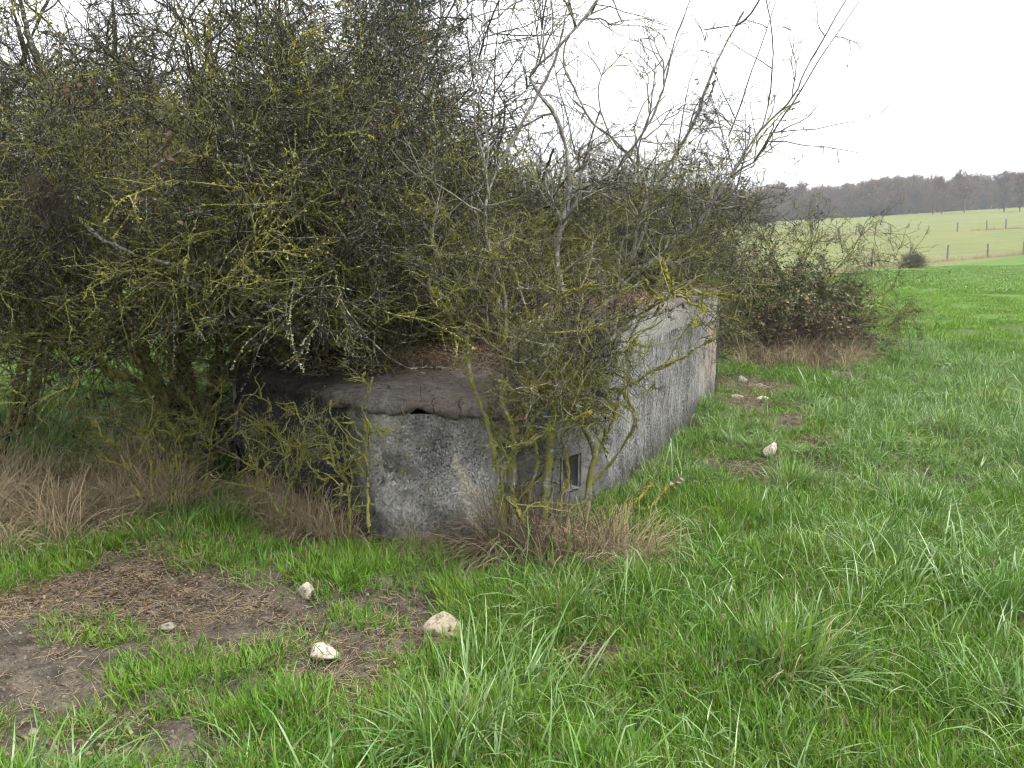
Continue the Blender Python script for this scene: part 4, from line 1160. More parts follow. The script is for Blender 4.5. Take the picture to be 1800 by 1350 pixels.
def fan(bx, by, n, h, spread, r, lean=(0, 0), bend=0.12, seed=0):
    g = np.random.default_rng(seed); st = []
    for i in range(n):
        a = 2 * np.pi * (i + g.uniform(-0.4, 0.4)) / n
        s = spread * g.uniform(0.5, 1.15); hh = h * g.uniform(0.75, 1.08)
        top = np.array([bx + lean[0] + s * math.cos(a), by + lean[1] + s * math.sin(a), hh])
        b0 = np.array([bx + 0.14 * math.cos(a), by + 0.14 * math.sin(a), float(H(bx, by)) - 0.05])
        k1 = b0 + (top - b0) * 0.35 + g.normal(0, bend, 3); k2 = b0 + (top - b0) * 0.68 + g.normal(0, bend, 3)
        k1[2] += 0.12 * h * 0.3; 
        st.append((catmull([b0, k1, k2, top], NS), r * g.uniform(0.6, 1.1), r * 0.16))
    return st

def thin(z0, k, lo=0.28, hole=0.5, f=1.3):
    """crown that opens upwards: gaps grow above z0"""
    def e(P):
        z = P[..., 2]
        o_ = np.clip((z - z0) * k, 0, 1 - lo)
        nz = fbm(P[..., 0] * f, P[..., 1] * f, z * f, 88, 2) * 0.55 + 0.5
        return (nz * hole + rng.uniform(0, 1, z.shape) * (1 - hole)) > o_ * 0.82
    return e
def open_left(z0, k):
    t_ = thin(z0, k)
    def e(P):
        x, y, z = P[..., 0], P[..., 1], P[..., 2]
        low_ = z > np.where(y < 6.0, 0.45, 0.25) + 0.22 * fbm(x * 1.5, y * 1.5, 0, 93)
        gap = fbm(x * 1.6, y * 1.6, z * 1.6, 94, 2) > -0.22 - 0.5 * np.clip(z - 1.2, 0, 0.6) + 0.35 * np.clip(z - 2.0, 0, 1.0)
        return t_(P) & low_ & gap
    return e
# the big thorn thicket around the back and side of the bunker
st = [px_stem([(345, 850, 6.0), (300, 720, 6.1), (235, 610, 6.2), (190, 480, 6.2), (130, 300, 6.1), (60, 90, 6.0), (20, -60, 6.0)], 0.095, 0.009),
      px_stem([(355, 840, 6.1), (340, 700, 6.3), (300, 580, 6.6), (290, 430, 6.7), (230, 250, 6.9), (200, 80, 7.0), (205, -80, 7.0)], 0.065, 0.009),
      px_stem([(360, 835, 6.2), (375, 690, 6.5), (390, 560, 6.8), (420, 420, 6.8), (470, 260, 6.6), (500, 120, 6.6), (480, -40, 6.6)], 0.05, 0.008),
      px_stem([(330, 790, 5.9), (260, 690, 5.6), (180, 640, 5.3), (90, 600, 5.1), (-30, 560, 5.0)], 0.04, 0.01),
      px_stem([(310, 740, 6.0), (240, 600, 5.6), (150, 470, 5.2), (130, 390, 5.0), (70, 330, 4.8)], 0.04, 0.01),
      px_stem([(300, 700, 6.0), (330, 560, 5.6), (450, 400, 5.2), (480, 280, 5.0), (540, 230, 4.9)], 0.038, 0.008),
      px_stem([(370, 700, 6.3), (470, 560, 5.8), (560, 545, 5.5), (640, 560, 5.2), (770, 560, 5.0), (850, 540, 4.9)], 0.030, 0.007),
      px_stem([(380, 640, 6.4), (540, 520, 5.8), (640, 380, 5.4), (700, 260, 5.2), (720, 140, 5.2)], 0.030, 0.007),
      (*px_stem([(480, 380, 4.9), (460, 410, 4.6), (415, 455, 4.45), (405, 500, 4.4), (409, 535, 4.4), (425, 556, 4.4)], 0.010, 0.006), mat_pale),
      (*px_stem([(650, 250, 4.8), (635, 300, 4.7), (622, 350, 4.7), (616, 400, 4.7), (614, 465, 4.7)], 0.008, 0.005), mat_pale),
      (*px_stem([(140, 385, 4.9), (180, 420, 4.6), (260, 455, 4.5), (340, 462, 4.5), (430, 440, 4.5), (470, 405, 4.6)], 0.012, 0.006), mat_pale),
      (*px_stem([(200, 350, 4.9), (240, 320, 4.6), (300, 275, 4.5), (345, 250, 4.5), (330, 210, 4.5), (345, 160, 4.5), (370, 60, 4.5)], 0.014, 0.005), mat_pale)]
shrub('hawthorn', 'large hawthorn on leaning mossy trunks beside the dark bunker wall', st, n1=7, n2=8, n3=4, l1=(0.5, 1.3), sset=set_left, cushions=1800, seed=21, tmin=0.25, env=open_left(1.9, 0.42), sprays=(0.25, 1, 0.22))
shrub('hawthorn', 'hawthorn filling the left edge of the thicket above dry grass', fan(-4.3, 6.9, 9, 4.2, 2.0, 0.036, seed=3, bend=0.25), n1=7, n2=8, n3=3, sset=set_left, cushions=1000, seed=22, tmin=0.2, env=open_left(1.9, 0.42), sprays=(0.25, 1, 0.22))
shrub('hawthorn', 'low mossy hawthorn leaning over the dry grass at the left edge', fan(-3.9, 5.75, 5, 2.3, 1.2, 0.035, (0.1, -0.1), seed=4), n1=5, n2=6, n3=3, l1=(0.4, 0.9), sset=set_left, cushions=900, seed=23, tmin=0.3, env=open_left(1.7, 0.5), sprays=(0.2, 1, 0.25))
shrub('hawthorn', 'hawthorn behind the bunker roof, deep in the thicket', fan(-2.4, 9.4, 8, 3.6, 1.8, 0.05, (0.2, -0.6), seed=5), n1=5, n2=7, n3=4, sset=set_left, cushions=600, seed=24, tmin=0.1, env=thin(2.0, 0.5), sprays=(0.25, 1, 0.24))
shrub('hawthorn', 'dense hawthorn overhanging the middle of the bunker roof', fan(-0.75, 7.9, 9, 2.8, 1.5, 0.045, (0.0, -0.7), seed=6), n1=6.5, n2=8, n3=3, sset=set_thorn, cushions=1200, seed=25, tmin=0.08,
      env=thin(1.9, 0.7, 0.06), sprays=(0.25, 1, 0.24))
shrub('hawthorn', 'mossy hawthorn drooping over the dark end of the bunker roof', fan(-1.7, 7.0, 8, 2.9, 1.5, 0.04, (0.2, -0.5), seed=9), n1=6.5, n2=8, n3=3, sset=set_thorn, cushions=1200, seed=29, tmin=0.08, env=thin(1.8, 0.5), sprays=(0.25, 1, 0.24))
shrub('hawthorn', 'greyish hawthorn behind the far corner of the bunker', fan(1.35, 10.4, 8, 2.5, 1.5, 0.04, seed=7), n1=6, n2=7, n3=4, sset=set_back, cushions=300, seed=26, tmin=0.08,
      env=lambda P: (P[..., 0] < 2.75 + 0.1 * P[..., 2]) & thin(1.7, 0.8, 0.05)(P), sprays=(0.25, 1, 0.24))
shrub('hawthorn', 'hawthorn growing over the side wall top behind the lichen shrub', fan(0.25, 9.0, 8, 2.45, 1.4, 0.04, (0, -0.3), seed=8), n1=6, n2=7, n3=4, sset=set_back, cushions=400, seed=27, tmin=0.08, env=thin(1.7, 0.8, 0.05), sprays=(0.25, 1, 0.24))
# darker leafy tree standing behind, its crown reaching in at the top
shrub('evergreen_tree', 'dark leafy tree crown behind the thicket at the top edge', fan(-3.3, 12.0, 6, 6.2, 1.6, 0.06, (0.9, 0), seed=12), n1=3.4, n2=6, n3=3, l1=(0.7, 1.5), sset=lambda P: pick(P, {(16, 19): 1.0, (0, 5): 0.25}), cushions=0, seed=28, tmin=0.4, cat='tree',
      env=lambda P: (P[..., 2] > 4.3) & (P[..., 0] < -0.95 + 0.12 * rng.normal(size=P.shape[:-1])) & (P[..., 0] > -2.6), sprays=(0.2, 1, 0.5), sscale=(0.9, 1.5))

# the lichen-covered thorn in front of the corner of the bunker
D0 = 4.35
st = [px_stem([(888, 945, 4.3), (880, 860, 4.32), (862, 760, 4.3), (838, 690, 4.3), (822, 640, 4.28), (825, 605, 4.25), (785, 555, 4.2), (760, 490, 4.2), (770, 430, 4.2)], 0.0197, 0.006),
      px_stem([(905, 950, 4.3), (900, 860, 4.3), (905, 770, 4.3), (880, 690, 4.3), (890, 600, 4.32), (880, 500, 4.3), (850, 360, 4.3), (905, 250, 4.3), (960, 130, 4.25), (1000, 20, 4.2), (1010, -60, 4.2)], 0.0180, 0.005),
      px_stem([(955, 950, 4.4), (960, 850, 4.4), (972, 740, 4.4), (978, 640, 4.42), (1000, 565, 4.5), (980, 450, 4.5), (1000, 340, 4.5), (975, 200, 4.5), (935, 130, 4.5), (1005, 60, 4.5), (1070, -40, 4.5)], 0.0246, 0.006),
      px_stem([(1030, 905, 4.5), (1035, 850, 4.5), (1048, 800, 4.5), (1020, 740, 4.5), (1015, 660, 4.55), (1045, 560, 4.6), (1100, 470, 4.6), (1130, 370, 4.6), (1190, 270, 4.6), (1260, 120, 4.5), (1310, 25, 4.5)], 0.0213, 0.005),
      px_stem([(1048, 805, 4.5), (1075, 745, 4.5), (1095, 690, 4.5), (1140, 655, 4.45), (1180, 640, 4.4), (1245, 605, 4.35)], 0.0123, 0.003),
      px_stem([(980, 640, 4.42), (1060, 540, 4.5), (1130, 470, 4.5), (1220, 395, 4.5), (1280, 310, 4.5), (1330, 235, 4.5), (1405, 175, 4.45)], 0.0164, 0.004),
      px_stem([(1110, 460, 4.6), (1135, 380, 4.7), (1110, 280, 4.7), (1040, 210, 4.7), (990, 120, 4.6), (1000, 60, 4.6), (1075, 5, 4.6)], 0.0107, 0.003),
      px_stem([(1000, 340, 4.5), (1080, 300, 4.5), (1150, 200, 4.5), (1180, 90, 4.5), (1215, -20, 4.5)], 0.0090, 0.003),
      px_stem([(1230, 395, 4.5), (1260, 330, 4.5), (1320, 290, 4.45), (1395, 225, 4.4)], 0.0066, 0.002),
      px_stem([(860, 350, 4.3), (850, 280, 4.3), (830, 180, 4.3), (845, 80, 4.3), (860, -30, 4.3)], 0.0074, 0.002),
      px_stem([(925, 955, 4.35), (930, 870, 4.33), (945, 790, 4.3), (920, 720, 4.3), (940, 640, 4.3), (930, 560, 4.3), (900, 470, 4.3)], 0.0107, 0.004),
      px_stem([(985, 960, 4.4), (985, 890, 4.38), (1000, 830, 4.35), (990, 760, 4.35), (1025, 690, 4.35), (1060, 640, 4.35), (1100, 610, 4.35)], 0.0098, 0.004),
      px_stem([(870, 945, 4.28), (872, 880, 4.25), (900, 800, 4.22), (930, 760, 4.2), (955, 690, 4.2), (960, 620, 4.2)], 0.0082, 0.003),
      px_stem([(1040, 850, 4.5), (1085, 800, 4.45), (1115, 740, 4.4), (1100, 660, 4.4), (1115, 580, 4.4), (1160, 500, 4.4)], 0.0090, 0.003),
      px_stem([(1000, 565, 4.5), (1100, 560, 4.3), (1180, 520, 4.1), (1265, 515, 4.0)], 0.0098, 0.003)]
def env_front(P):
    x, y, z = P[..., 0], P[..., 1], P[..., 2]
    top = np.where(z > 1.5, rng.uniform(0, 1, z.shape) < np.clip(1.05 - 0.30 * (z - 1.5), 0.45, 1), rng.uniform(0, 1, z.shape) < np.where(z < 0.6, 0.72, 0.97))
    return top & (x < 0.22 + 0.55 * np.clip(z, 0.45, 2.4)) & (x > -0.42 - 0.12 * z) & (y < 5.0 + 0.4 * z) & (y > 3.55)
shrub('blackthorn', 'lichen-covered thorn shrub with tall bare shoots at the bunker corner', st, n1=7, n2=5, n3=3, l1=(0.22, 0.65), l2=(0.12, 0.36), l3=(0.05, 0.16), sprays=(0.2, 1, 0.10),
      sset=set_front, cushions=4200, seed=31, tmin=0.05, env=env_front, bark=mat_pale, mossk=1.0, sscale=(0.35, 0.75), whips=26)
# long whip shoots standing up from it into the sky, each a stem
# small mossy saplings before the front wall
def sapling(label, marks, seed, n1=14, w_=0.0075):
    st_ = [px_stem(q, w_, 0.0035) for q in marks]
    global clear_front
    keep = clear_front; clear_front = lambda p: np.zeros(p.shape[:-1], bool)
    shrub('thorn_sapling', label, st_, n1=n1, n2=3, n3=1, l1=(0.06, 0.28), l2=(0.04, 0.14), l3=(0.02, 0.08), sprays=(0.25, 0, 0), sset=lambda P: rng.integers(5, 13, len(P)), cushions=230, seed=seed,
          tmin=0.12, mossk=1.5, cat='sapling', sscale=(0.2, 0.5), droop_low=False, group='mossy saplings before the wall', wid=0.5, cscale=(0.35, 0.8))
    clear_front = keep
sapling('mossy forked sapling in front of the dark bunker wall', [[(500, 905, 4.55), (505, 840, 4.5), (490, 770, 4.5), (470, 700, 4.5)], [(508, 860, 4.5), (535, 800, 4.45), (530, 730, 4.45)], [(490, 900, 4.5), (455, 830, 4.45), (425, 770, 4.4)]], 41)
sapling('curled mossy sapling at the edge of the dry grass before the wall', [[(615, 930, 4.3), (612, 860, 4.3), (590, 800, 4.3), (590, 750, 4.3), (612, 745, 4.3)], [(612, 850, 4.3), (570, 800, 4.25)]], 42)
sapling('single straight mossy sapling against the pale front wall', [[(648, 925, 4.2), (646, 860, 4.2), (648, 780, 4.2), (642, 700, 4.2), (645, 680, 4.2)]], 43, 10, 0.009)
sapling('thin pale sapling beside the leaning mossy trunks', [[(360, 860, 5.1), (372, 780, 5.1), (385, 700, 5.1), (390, 670, 5.1)], [(372, 780, 5.1), (340, 720, 5.1)]], 44, 9, 0.008)
sapling('bushy mossy sapling rising from dry grass by the trunk', [[(300, 900, 4.7), (310, 800, 4.7), (325, 740, 4.7)], [(250, 880, 4.7), (200, 780, 4.7), (160, 740, 4.7)], [(270, 880, 4.7), (260, 760, 4.7), (270, 700, 4.7)]], 45, 12)

# ------------------------------------------------------------------ bramble bush beyond the bunker
def bramble_spray(L, nleaf, lm):
    mb = MB()
    A = grow(np.zeros((1, 3)), np.array([[0, 0, 1.0]]), np.array([L]), 9, 0.10, (0, 0, -1), 0.10)
    v, q = tubes(A, taper(1, 9, 0.0036, 0.0016), 4); mb.add(v, [q], 0)
    p, D, _, t = spawn(A, 7, 0.1, 1.0, (40, 75)); B = grow(p, D, rng.uniform(0.05, 0.16, 7), 4, 0.15)
    v, q = tubes(B, taper(7, 4, 0.0022, 0.001), 3); mb.add(v, [q], 0)
    pool = np.concatenate([A.reshape(-1, 3)[2:], B.reshape(-1, 3)])
    for mi, f_ in lm:
        n = int(nleaf * f_)
        v, f = leaf_verts(n, 0.048, 0.034, 0.0, False, 0.7)
        at_ = pool[rng.integers(0, len(pool), n)] + rng.normal(0, 0.02, (n, 3))
        mb.add(v + np.repeat(at_, 7, 0), f, mi)
    return mb.mesh('bramble', [mat_cane, mat_bush_leaf, mat_haw, mat_tan_leaf, mat_dark_leaf, mat_yellow_leaf])
mat_palm = leafish('pale_dead_leaf', (0.42, 0.37, 0.30), (0.30, 0.26, 0.21), 0.8, 0.15, 0.2)
mat_bush_leaf = leafish('bramble_bush_leaf', (0.10, 0.135, 0.05), (0.17, 0.145, 0.065), 0.5, 0.25, 0.35)
mat_cane = bark_material('bramble_cane', (0.075, 0.055, 0.042), (0.15, 0.115, 0.085), (0.22, 0.18, 0.14), MOSS_A, MOSS_B)
BR = [bramble_spray(0.55, 26, [(1, .7), (4, .2), (3, .1)]) for _ in range(4)]                      # 0-3 dark green and bronze
BR += [bramble_spray(0.55, 24, [(1, .6), (4, .15), (3, .25)]) for _ in range(3)]            # 4-6 bronzed
BR += [bramble_spray(0.55, 16, [(3, .45), (2, .3), (5, .2)]) for _ in range(2)]                     # 7-8 withered
BR += [bramble_spray(0.6, 5, [(2, .5), (3, .5)]) for _ in range(2)]                                # 9-10 bare canes
c_bramble = proto_collection('bramble_sprays', BR)
def bramble(name, label, blobs, n, canes, seed):
    global rng
    rng = np.random.default_rng(seed)
    bx, by = blobs[0][0], blobs[0][1]
    z0 = float(H(bx, by))
    t = thing(name, label, 'bush', (bx, by, z0))
    # arching canes rooted under the mound
    P0, D, L = [], [], []
    for _ in range(canes):
        b = blobs[rng.integers(len(blobs))]
        a = rng.uniform(0, 6.28)
        P0.append((b[0] + rng.normal(0, b[3] * 0.3), b[1] + rng.normal(0, b[4] * 0.3), z0)); D.append((math.cos(a) * 0.8, math.sin(a) * 0.8, 1.6)); L.append(rng.uniform(1.0, 2.0) * b[5])
    A = grow(np.array(P0), np.array(D), np.array(L), 12, 0.09, (0, 0, -1), 0.16)
    A[..., 2] = np.maximum(A[..., 2], z0 + 0.02)
    v, q = tubes(A, taper(len(A), 12, 0.006, 0.0025), 4)
    part('canes', MB().add(v, [q]).mesh('canes', [mat_cane]), t, None, 'stuff')
    P, Dn = [], []
    for cx, cyy, cz, rx, ry, rz, wgt in blobs:
        m_ = int(n * wgt)
        d = unit(rng.normal(size=(m_, 3))); d[:, 2] = np.abs(d[:, 2]) * 1.0 - 0.15
        rr = rng.uniform(0.30, 1.0, (m_, 1)) ** 0.5 * (1 + 0.42 * fbm(d[:, 0] * 2, d[:, 1] * 2, d[:, 2] * 2 + cx, 5)[:, None])
        P.append(np.array([cx, cyy, z0 + cz]) + d * rr * np.array([rx, ry, rz])); Dn.append(d + rng.normal(0, 0.5, d.shape))
    P, Dn = np.concatenate(P), np.concatenate(Dn)
    P[:, 2] = np.maximum(P[:, 2], z0 + 0.05)
    ns = fbm(P[:, 0] * 1.1, P[:, 1] * 1.1, P[:, 2] * 1.1, 66, 2) + rng.normal(0, 0.25, len(P))
    lowf = (P[:, 2] - z0 < 0.55) & (P[:, 1] < by - 0.15)
    idx = np.where(ns > 0.0, rng.integers(4, 7, len(P)), rng.integers(0, 4, len(P)))
    idx = np.where(ns > 0.45, rng.integers(7, 9, len(P)), idx)
    idx = np.where(lowf & (rng.uniform(0, 1, len(P)) < 0.75), rng.integers(9, 11, len(P)), idx)
    scatter('foliage', c_bramble, P, euler_z_to(Dn, rng.uniform(0, 6.28, len(P))), rng.uniform(0.7, 1.15, len(P)), idx, t)
    return t
q = gp(1395, 636)
bxc, byc = q[0], q[1] + 0.95
bramble('bramble_bush', 'rounded bramble bush with bronzed leaves beyond the far bunker corner',
        [(bxc, byc, 0.35, 1.0, 0.9, 1.05, .4), (bxc - 0.95, byc + 0.3, 0.40, 0.85, 0.8, 1.5, .30), (bxc + 0.65, byc - 0.05, 0.30, 0.65, 0.7, 0.75, .25), (bxc - 0.1, byc - 0.55, 0.1, 0.9, 0.35, 0.55, .1)], 1200, 420, 51)
# dead straw-coloured stems spilling from its foot
rng = np.random.default_rng(52)
n = 230
x = bxc + np.where(np.arange(n) < 140, rng.uniform(-0.9, 1.0, n), rng.normal(0.35, 0.3, n)); y = byc - 0.9 + rng.normal(0, 0.25, n)
o = scatter('dead_stems', c_dry, np.stack([x, y, H(x, y)], -1), np.stack([rng.normal(0.15, 0.2, n), rng.normal(0, 0.25, n), rng.uniform(0, 6.28, n)], -1), rng.uniform(0.5, 1.7, n), rng.choice([0, 1, 2, 3], n))
o['label'] = 'tangle of tan dead stems at the foot of the bramble bush'; o['category'] = 'dead stems'
# straggling hawthorn growing out of the brambles
dd = byc
st = [px_stem([(1390, 590, dd), (1400, 500, dd), (1425, 440, dd), (1440, 385, dd)], 0.022, 0.006), px_stem([(1380, 590, dd), (1370, 480, dd), (1345, 420, dd), (1330, 370, dd)], 0.02, 0.006),
      px_stem([(1400, 590, dd), (1450, 500, dd), (1490, 450, dd), (1512, 420, dd)], 0.02, 0.005), px_stem([(1420, 600, dd - .3), (1490, 575, dd - .4), (1545, 540, dd - .5), (1575, 552, dd - .5), (1600, 553, dd - .5)], 0.022, 0.003),
      px_stem([(1470, 580, dd - .4), (1520, 570, dd - .5), (1550, 565, dd - .5)], 0.018, 0.005), px_stem([(1545, 540, dd - .5), (1570, 500, dd - .5), (1585, 470, dd - .5)], 0.008, 0.003)]
shrub('hawthorn', 'straggling bare hawthorn rising out of the bramble bush', st, n1=4, n2=4, n3=2, l1=(0.25, 0.55), l2=(0.12, 0.3), sprays=(0.13, 1, 0.2), sset=set_back, cushions=0, seed=53, tmin=0.35, a1=(25, 60), sscale=(0.7, 1.1))

# ------------------------------------------------------------------ small things in and under the thicket
rng = np.random.default_rng(61)
c0 = at(78, 350, 4.55)
n = 420
P0 = c0 + rng.normal(0, 0.035, (n, 3)) + np.array([0, 0, -0.06]); D = unit(rng.normal(0, 0.55, (n, 3)) + np.array([0.25, 0, 1.0]))
A = grow(P0, D, rng.uniform(0.08, 0.24, n), 6, 0.16)
v, q = tubes(A, taper(n, 6, 0.0016, 0.0009), 3)
me = MB().add(v - c0, [q]).mesh('twig_bundle', [mat_cane])
o = obj('twig_bundle', me); o.location = c0
tag(o, 'dark upright bundle of fine dead twigs caught in the thicket', 'twigs')
# fallen branch by the path
fb = [(1062, 893), (1100, 897), (1128, 885), (1148, 860)]; fb2 = [(1105, 897), (1140, 895), (1165, 880), (1185, 872)]
def low(pts, z):
    return catmull([np.array([*gp(a, b + 14), 0]) + np.array([0, 0, float(H(*gp(a, b + 14))) + zz]) for (a, b), zz in zip(pts, z)], NS)
q1, q2 = low(fb, (0.03, 0.05, 0.09, 0.13)), low(fb2, (0.05, 0.06, 0.10, 0.12))
base = q1[0]
t = thing('fallen_branch', 'forked fallen branch crusted with mustard lichen, in grass by the wall', 'branch', tuple(float(c) for c in base))
for Pq in (q1, q2):
    v, q = tubes(Pq[None], taper(1, NS, 0.012, 0.005), 7); part('limb', MB().add(v, [q], 0, np.full(len(v), 0.75)).mesh('limb', [mat_bark]), t)
Pq = np.concatenate([q1, q2]); j = rng.integers(0, len(Pq), 120); ps = Pq[j] + rng.normal(0, 0.006, (120, 3))
scatter('lichen', c_moss, ps, rng.uniform(0, 6.28, (120, 3)), rng.uniform(0.5, 1.0, 120), rng.integers(0, 3, 120), t)
v, f = leaf_verts(6, 0.05, 0.03, 0.015, False, 0.9)
o = obj('dead_leaf', MB().add(v, f).mesh('dead_leaf', [mat_palm], False)); o.location = q2[-1] + np.array([0, 0, 0.02])
tag(o, 'curled tan dead leaf cluster on the tip of the fallen branch', 'leaf')

# ------------------------------------------------------------------ fences
m = M('fence_wood', 0.9, 0.2); p = m.coord('Object')
m.base(m.mix(m.noise(m.scaled(p, (1, 1, 0.15)), 30, 4), (0.10, 0.085, 0.07), (0.24, 0.215, 0.19))); m.bump(m.noise(m.scaled(p, (1, 1, 0.1)), 60, 3), 0.5, 0.01)
mat_post = m.m
m = M('fence_wire', 0.5, 0.5); m.b.inputs['Metallic'].default_value = 0.8; m.base((0.30, 0.29, 0.28)); mat_wire = m.m
def post_mesh(h, r, seed):
    g = np.random.default_rng(seed)
    P = np.zeros((1, 7, 3)); P[0, :, 2] = np.linspace(-0.3, h, 7); P[0, :, 0] = np.linspace(0, g.normal(0, 0.05), 7)
    v, q = tubes(P, np.array([[1, 1, 1.02, 0.98, 1, 0.96, 0.9]]) * r, 9)
    v = v + g.normal(0, r * 0.05, v.shape)
    mb = MB().add(v, [q]); mb.add(v[-9:], [np.arange(9)[None, :]])
    return mb.mesh('post', [mat_post])
def fence(label, posts, h, r, wires, extra):
    XY = [np.array(hit(px, py)) for px, py in posts]
    d0 = XY[1] - XY[0]; d1 = XY[-1] - XY[-2]
    XY = [XY[0] - d0 * k for k in range(extra[0], 0, -1)] + XY + [XY[-1] + d1 * k for k in range(1, extra[1] + 1)]
    Z = [float(H(*q)) for q in XY]
    t = thing('post_and_wire_fence', label, 'fence', (float(XY[0][0]), float(XY[0][1]), Z[0]))
    for k, (q, z) in enumerate(zip(XY, Z)):
        o = obj('post', post_mesh(h * (1 + 0.08 * math.sin(k * 7.3)), r, k), t)
        o.location = Vector((q[0], q[1], z)) - Vector(t.location); o.rotation_euler = (0.03 * math.sin(k * 3.1), 0.05 * math.sin(k * 5.7), k * 1.3)
    for wz in wires:
        pts = []
        for k in range(len(XY) - 1):
            for s in np.linspace(0, 1, 5, endpoint=False):
                xy = XY[k] * (1 - s) + XY[k + 1] * s
                pts.append((xy[0], xy[1], Z[k] * (1 - s) + Z[k + 1] * s + wz * h - 0.10 * s * (1 - s)))
        Pw = np.array(pts)[None]
        v, q = tubes(Pw, np.full((1, Pw.shape[1]), 0.008), 4)
        part('wire', MB().add(v, [q]).mesh('wire', [mat_wire]), t)
    return XY
NEAR = fence('nearer post and wire fence crossing the pasture', NEAR_PX, 1.3, 0.085, (0.92, 0.6, 0.3), (1, 3))
FARF = fence('farther post and wire fence on the pale slope', FAR_PX, 1.25, 0.085, (0.92, 0.5), (1, 3))
rng = np.random.default_rng(71)
def along(XY, n, sd):
    seg = rng.integers(0, len(XY) - 1, n); s = rng.uniform(0, 1, (n, 1)); A = np.array(XY)
    return A[seg] * (1 - s) + A[seg + 1] * s + rng.normal(0, sd, (n, 2))
for XY, n, nm, lab, sz in ((NEAR, 480, 'fence_grass', 'withered grass strip under the nearer fence', 1.5), (FARF, 420, 'fence_grass', 'patchy withered grass under the farther fence', 1.5)):
    q = along(XY, n, 0.35)
    if sz and XY is FARF: q = q[fbm(q[:, 0] * 0.15, q[:, 1] * 0.15, 0, 5) > -0.1]
    n = len(q)
    o = scatter(nm, c_dry, np.stack([q[:, 0], q[:, 1], H(q[:, 0], q[:, 1])], -1), np.stack([rng.normal(0, 0.1, n), rng.normal(0, 0.1, n), rng.uniform(0, 6.28, n)], -1), rng.uniform(0.5, 1.4, n) * sz, rng.integers(0, 3, n))
    o['label'] = lab; o['category'] = 'dry grass'
q = hit(1604, 471)
shrub('fence_shrub', 'small dark twiggy shrub standing at the nearer fence', fan(q[0], q[1], 12, 0.75, 0.5, 0.03, seed=77), n1=3.5, n2=5, n3=3, l1=(0.25, 0.5), l2=(0.15, 0.3), sset=lambda P: pick(P, {(0, 5): 1.0, (13, 16): 0.7}), cushions=0, seed=78, tmin=0.05, droop_low=False, sscale=(0.8, 1.3))
for o in list(bpy.data.objects):
    if o.name.startswith('fence_shrub'): o.location.z = float(H(*q)) 

# ------------------------------------------------------------------ far wood
rng = np.random.default_rng(81)
def tree_meshes(h, leafy, seed):
    global rng
    rng = np.random.default_rng(seed)
    T = grow(np.zeros((1, 3)) + [0, 0, -0.3], np.array([[0, 0, 1.0]]), np.array([h * 0.92]), 10, 0.05)
    v, q = tubes(T, taper(1, 10, h * 0.017, 0.04), 7); trunk = MB().add(v, [q]).mesh('trunk', [mat_fartrunk])
    p, D, _, tt = spawn(T, 26, 0.10, 0.98, (30, 65)); D[:, 2] += 0.25
    B1 = grow(p, D, h * rng.uniform(0.22, 0.42, len(p)) * (1.25 - 0.75 * tt), 7, 0.14, (0, 0, 1), 0.07)
    p, D, _, _ = spawn(B1, 9, 0.2, 1.0, (25, 65)); B2 = grow(p, D, h * rng.uniform(0.07, 0.16, len(p)), 5, 0.18, (0, 0, 1), 0.04)
    p, D, _, _ = spawn(B2, 6, 0.2, 1.0, (25, 70)); B3 = grow(p, D, h * rng.uniform(0.03, 0.075, len(p)), 3, 0.2)
    mb = MB()
    for P, a, b, k in ((B1, 0.09, 0.03, 4), (B2, 0.04, 0.025, 3), (B3, 0.034, 0.020, 3)):
        v, q = tubes(P, taper(len(P), P.shape[1], a, b), k); mb.add(v, [q], 0)
    if leafy:
        n = int(2600 * leafy)
        pool = np.concatenate([B3[:, 1], B3[:, 2]]); v, f = leaf_verts(n, 0.42, 0.30, 0.0, False, 0.8)
        mb.add(v + np.repeat(pool[rng.integers(0, len(pool), n)], 7, 0), f, 1)
    return trunk, mb.mesh('crown', [mat_fartrunk, mat_oak])
m = M('far_bark', 0.9, 0.2); p = m.coord('Position'); m.base(m.mix(m.noise(p, 0.8, 3), m.mix(m.rand(), (0.075, 0.062, 0.066), (0.17, 0.095, 0.062)), m.mix(m.rand(), (0.12, 0.10, 0.10), (0.22, 0.13, 0.085)))); mat_fartrunk = m.m  # bark colour lightened to stand in for part of the haze
mat_oak = leafish('oak_leaf', (0.20, 0.105, 0.045), (0.13, 0.075, 0.035), 0.7, 0.2, 0.2, 0.1)
TV = [tree_meshes(13.0, lf, 300 + k) for k, lf in enumerate((0, 0, 0.12, 0, 0.05, 0))] + [tree_meshes(13.5, lf, 320 + k) for k, lf in enumerate((0.8, 0.55, 0.7))]
TREE_PX = [(1375, 0.95, 6), (1432, 0.92, 1), (1462, 1.12, 7), (1512, 0.8, 8), (1545, 1.0, 4), (1568, 1.08, 6), (1640, 1.22, 0), (1655, 1.15, 2), (1695, 1.2, 7), (1765, 1.22, 3), (1792, 1.05, 8)]
NOTE = ['brown oak at the low end of the far wood', 'bare slender tree in the far wood beside a tall brown oak', 'tallest brown-leaved oak near the low end of the far wood', 'short orange-brown oak at the edge of the far wood',
        'greyish bare tree between two brown oaks of the far wood', 'broad brown oak in the middle of the far wood', 'tall fine-twigged tree rising above the far wood', 'domed twiggy tree next to the tallest of the far wood',
        'round-crowned brownish oak in the higher part of the far wood', 'dark upright tree near the high end of the far wood', 'last brownish oak of the far wood at the edge']
def copy_tree(px, y, s, k, lab):
    q = hit(px, y); tr, cr = TV[k]
    t = thing('far_tree', lab, 'tree', (q[0], q[1], float(H(*q)) - 0.5), 'trees standing out of the far wood')
    t.scale = (s, s, s); t.rotation_euler = (0, 0, px * 0.7)
    obj('trunk', tr, t); obj('crown', cr, t)
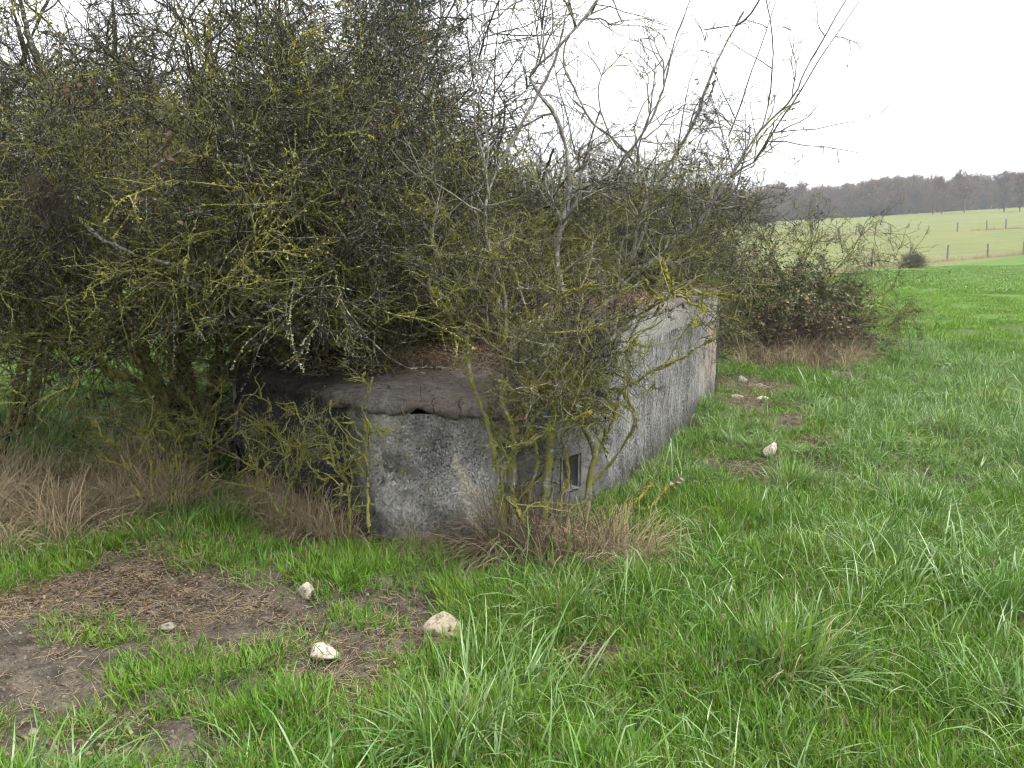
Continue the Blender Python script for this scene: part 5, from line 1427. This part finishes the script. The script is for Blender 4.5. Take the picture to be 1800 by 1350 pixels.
for (px, s, k), lab in zip(TREE_PX, NOTE):
    copy_tree(px, 386 - (px - 1340) * 0.03 - 0.5, s * 0.62, k, lab)
WD = []
for tr, cr in TV[:8]:
    bm = MB()
    for me in (tr, cr):
        v = np.zeros(len(me.vertices) * 3); me.vertices.foreach_get('co', v); v = v.reshape(-1, 3)
        li = np.zeros(len(me.loops), int); me.loops.foreach_get('vertex_index', li)
        ls = np.zeros(len(me.polygons), int); lt = np.zeros(len(me.polygons), int); me.polygons.foreach_get('loop_start', ls); me.polygons.foreach_get('loop_total', lt)
        mi = np.zeros(len(me.polygons), int); me.polygons.foreach_get('material_index', mi)
        fs = []
        bm.v.append(v); bm.a.append(np.zeros(len(v)))
        for tot_ in (3, 4):
            for mm in (0, 1):
                k = (lt == tot_) & (mi == mm)
                if k.any(): bm.f.append(li[ls[k][:, None] + np.arange(tot_)] + bm.n); bm.m.append(np.full(k.sum(), mm, np.int32))
        bm.n += len(v)
    WD.append(bm.mesh('wood_tree', [mat_fartrunk, mat_oak]))
c_wood = proto_collection('wood_trees', WD)
rng = np.random.default_rng(82)
n = 2600
az = rng.uniform(-0.15, 0.95, n); yy = EDGE_R(az) + rng.uniform(0, 1, n) ** 1.5 * 60
x, y = az * yy, yy
front = (y - EDGE_R(az)) < 6
sc = np.where(front, rng.uniform(0.18, 0.6, n), rng.uniform(0.5, 0.82, n) * (1 + 0.07 * np.sin(az * 61 + 1.3 * np.sin(az * 23))))
o = scatter('woodland', c_wood, np.stack([x, y, H(x, y) - 0.7], -1), np.stack([0 * x, 0 * x, rng.uniform(0, 6.28, n)], -1), sc, rng.choice(8, n, p=[.12, .12, .16, .12, .16, .10, .11, .11]))
o['label'] = 'bare hazy winter wood along the top of the slope'; o['category'] = 'wood'

# ------------------------------------------------------------------ haze
def haze_box(x0, x1, y0, y1, z0, z1, dens):
    v = [(x, y, z) for z in (z0, z1) for y in (y0, y1) for x in (x0, x1)]
    f = [[0, 2, 3, 1], [4, 5, 7, 6], [0, 1, 5, 4], [2, 6, 7, 3], [0, 4, 6, 2], [1, 3, 7, 5]]
    o = obj('haze', mesh_np('haze', np.array(v), [np.array(f)], smooth=False), None, None, 'stuff')
    mt = bpy.data.materials.new('haze'); mt.use_nodes = True; t_ = mt.node_tree; t_.nodes.clear()
    ou = t_.nodes.new('ShaderNodeOutputMaterial'); pv = t_.nodes.new('ShaderNodeVolumePrincipled')
    pv.inputs['Color'].default_value = (0.80, 0.87, 1.0, 1); pv.inputs['Density'].default_value = dens; pv.inputs['Anisotropy'].default_value = 0.2
    t_.links.new(pv.outputs[0], ou.inputs['Volume']); o.data.materials.append(mt)
    o['label'] = 'thin pale winter haze over the fields'; o['category'] = 'haze'
xs_, ys_ = [v.co.x for v in gme.vertices], [v.co.y for v in gme.vertices]
haze_box(min(xs_) - 5, max(xs_) + 5, min(ys_) - 5, max(ys_) + 5, -2.2, 48.0, HAZE)
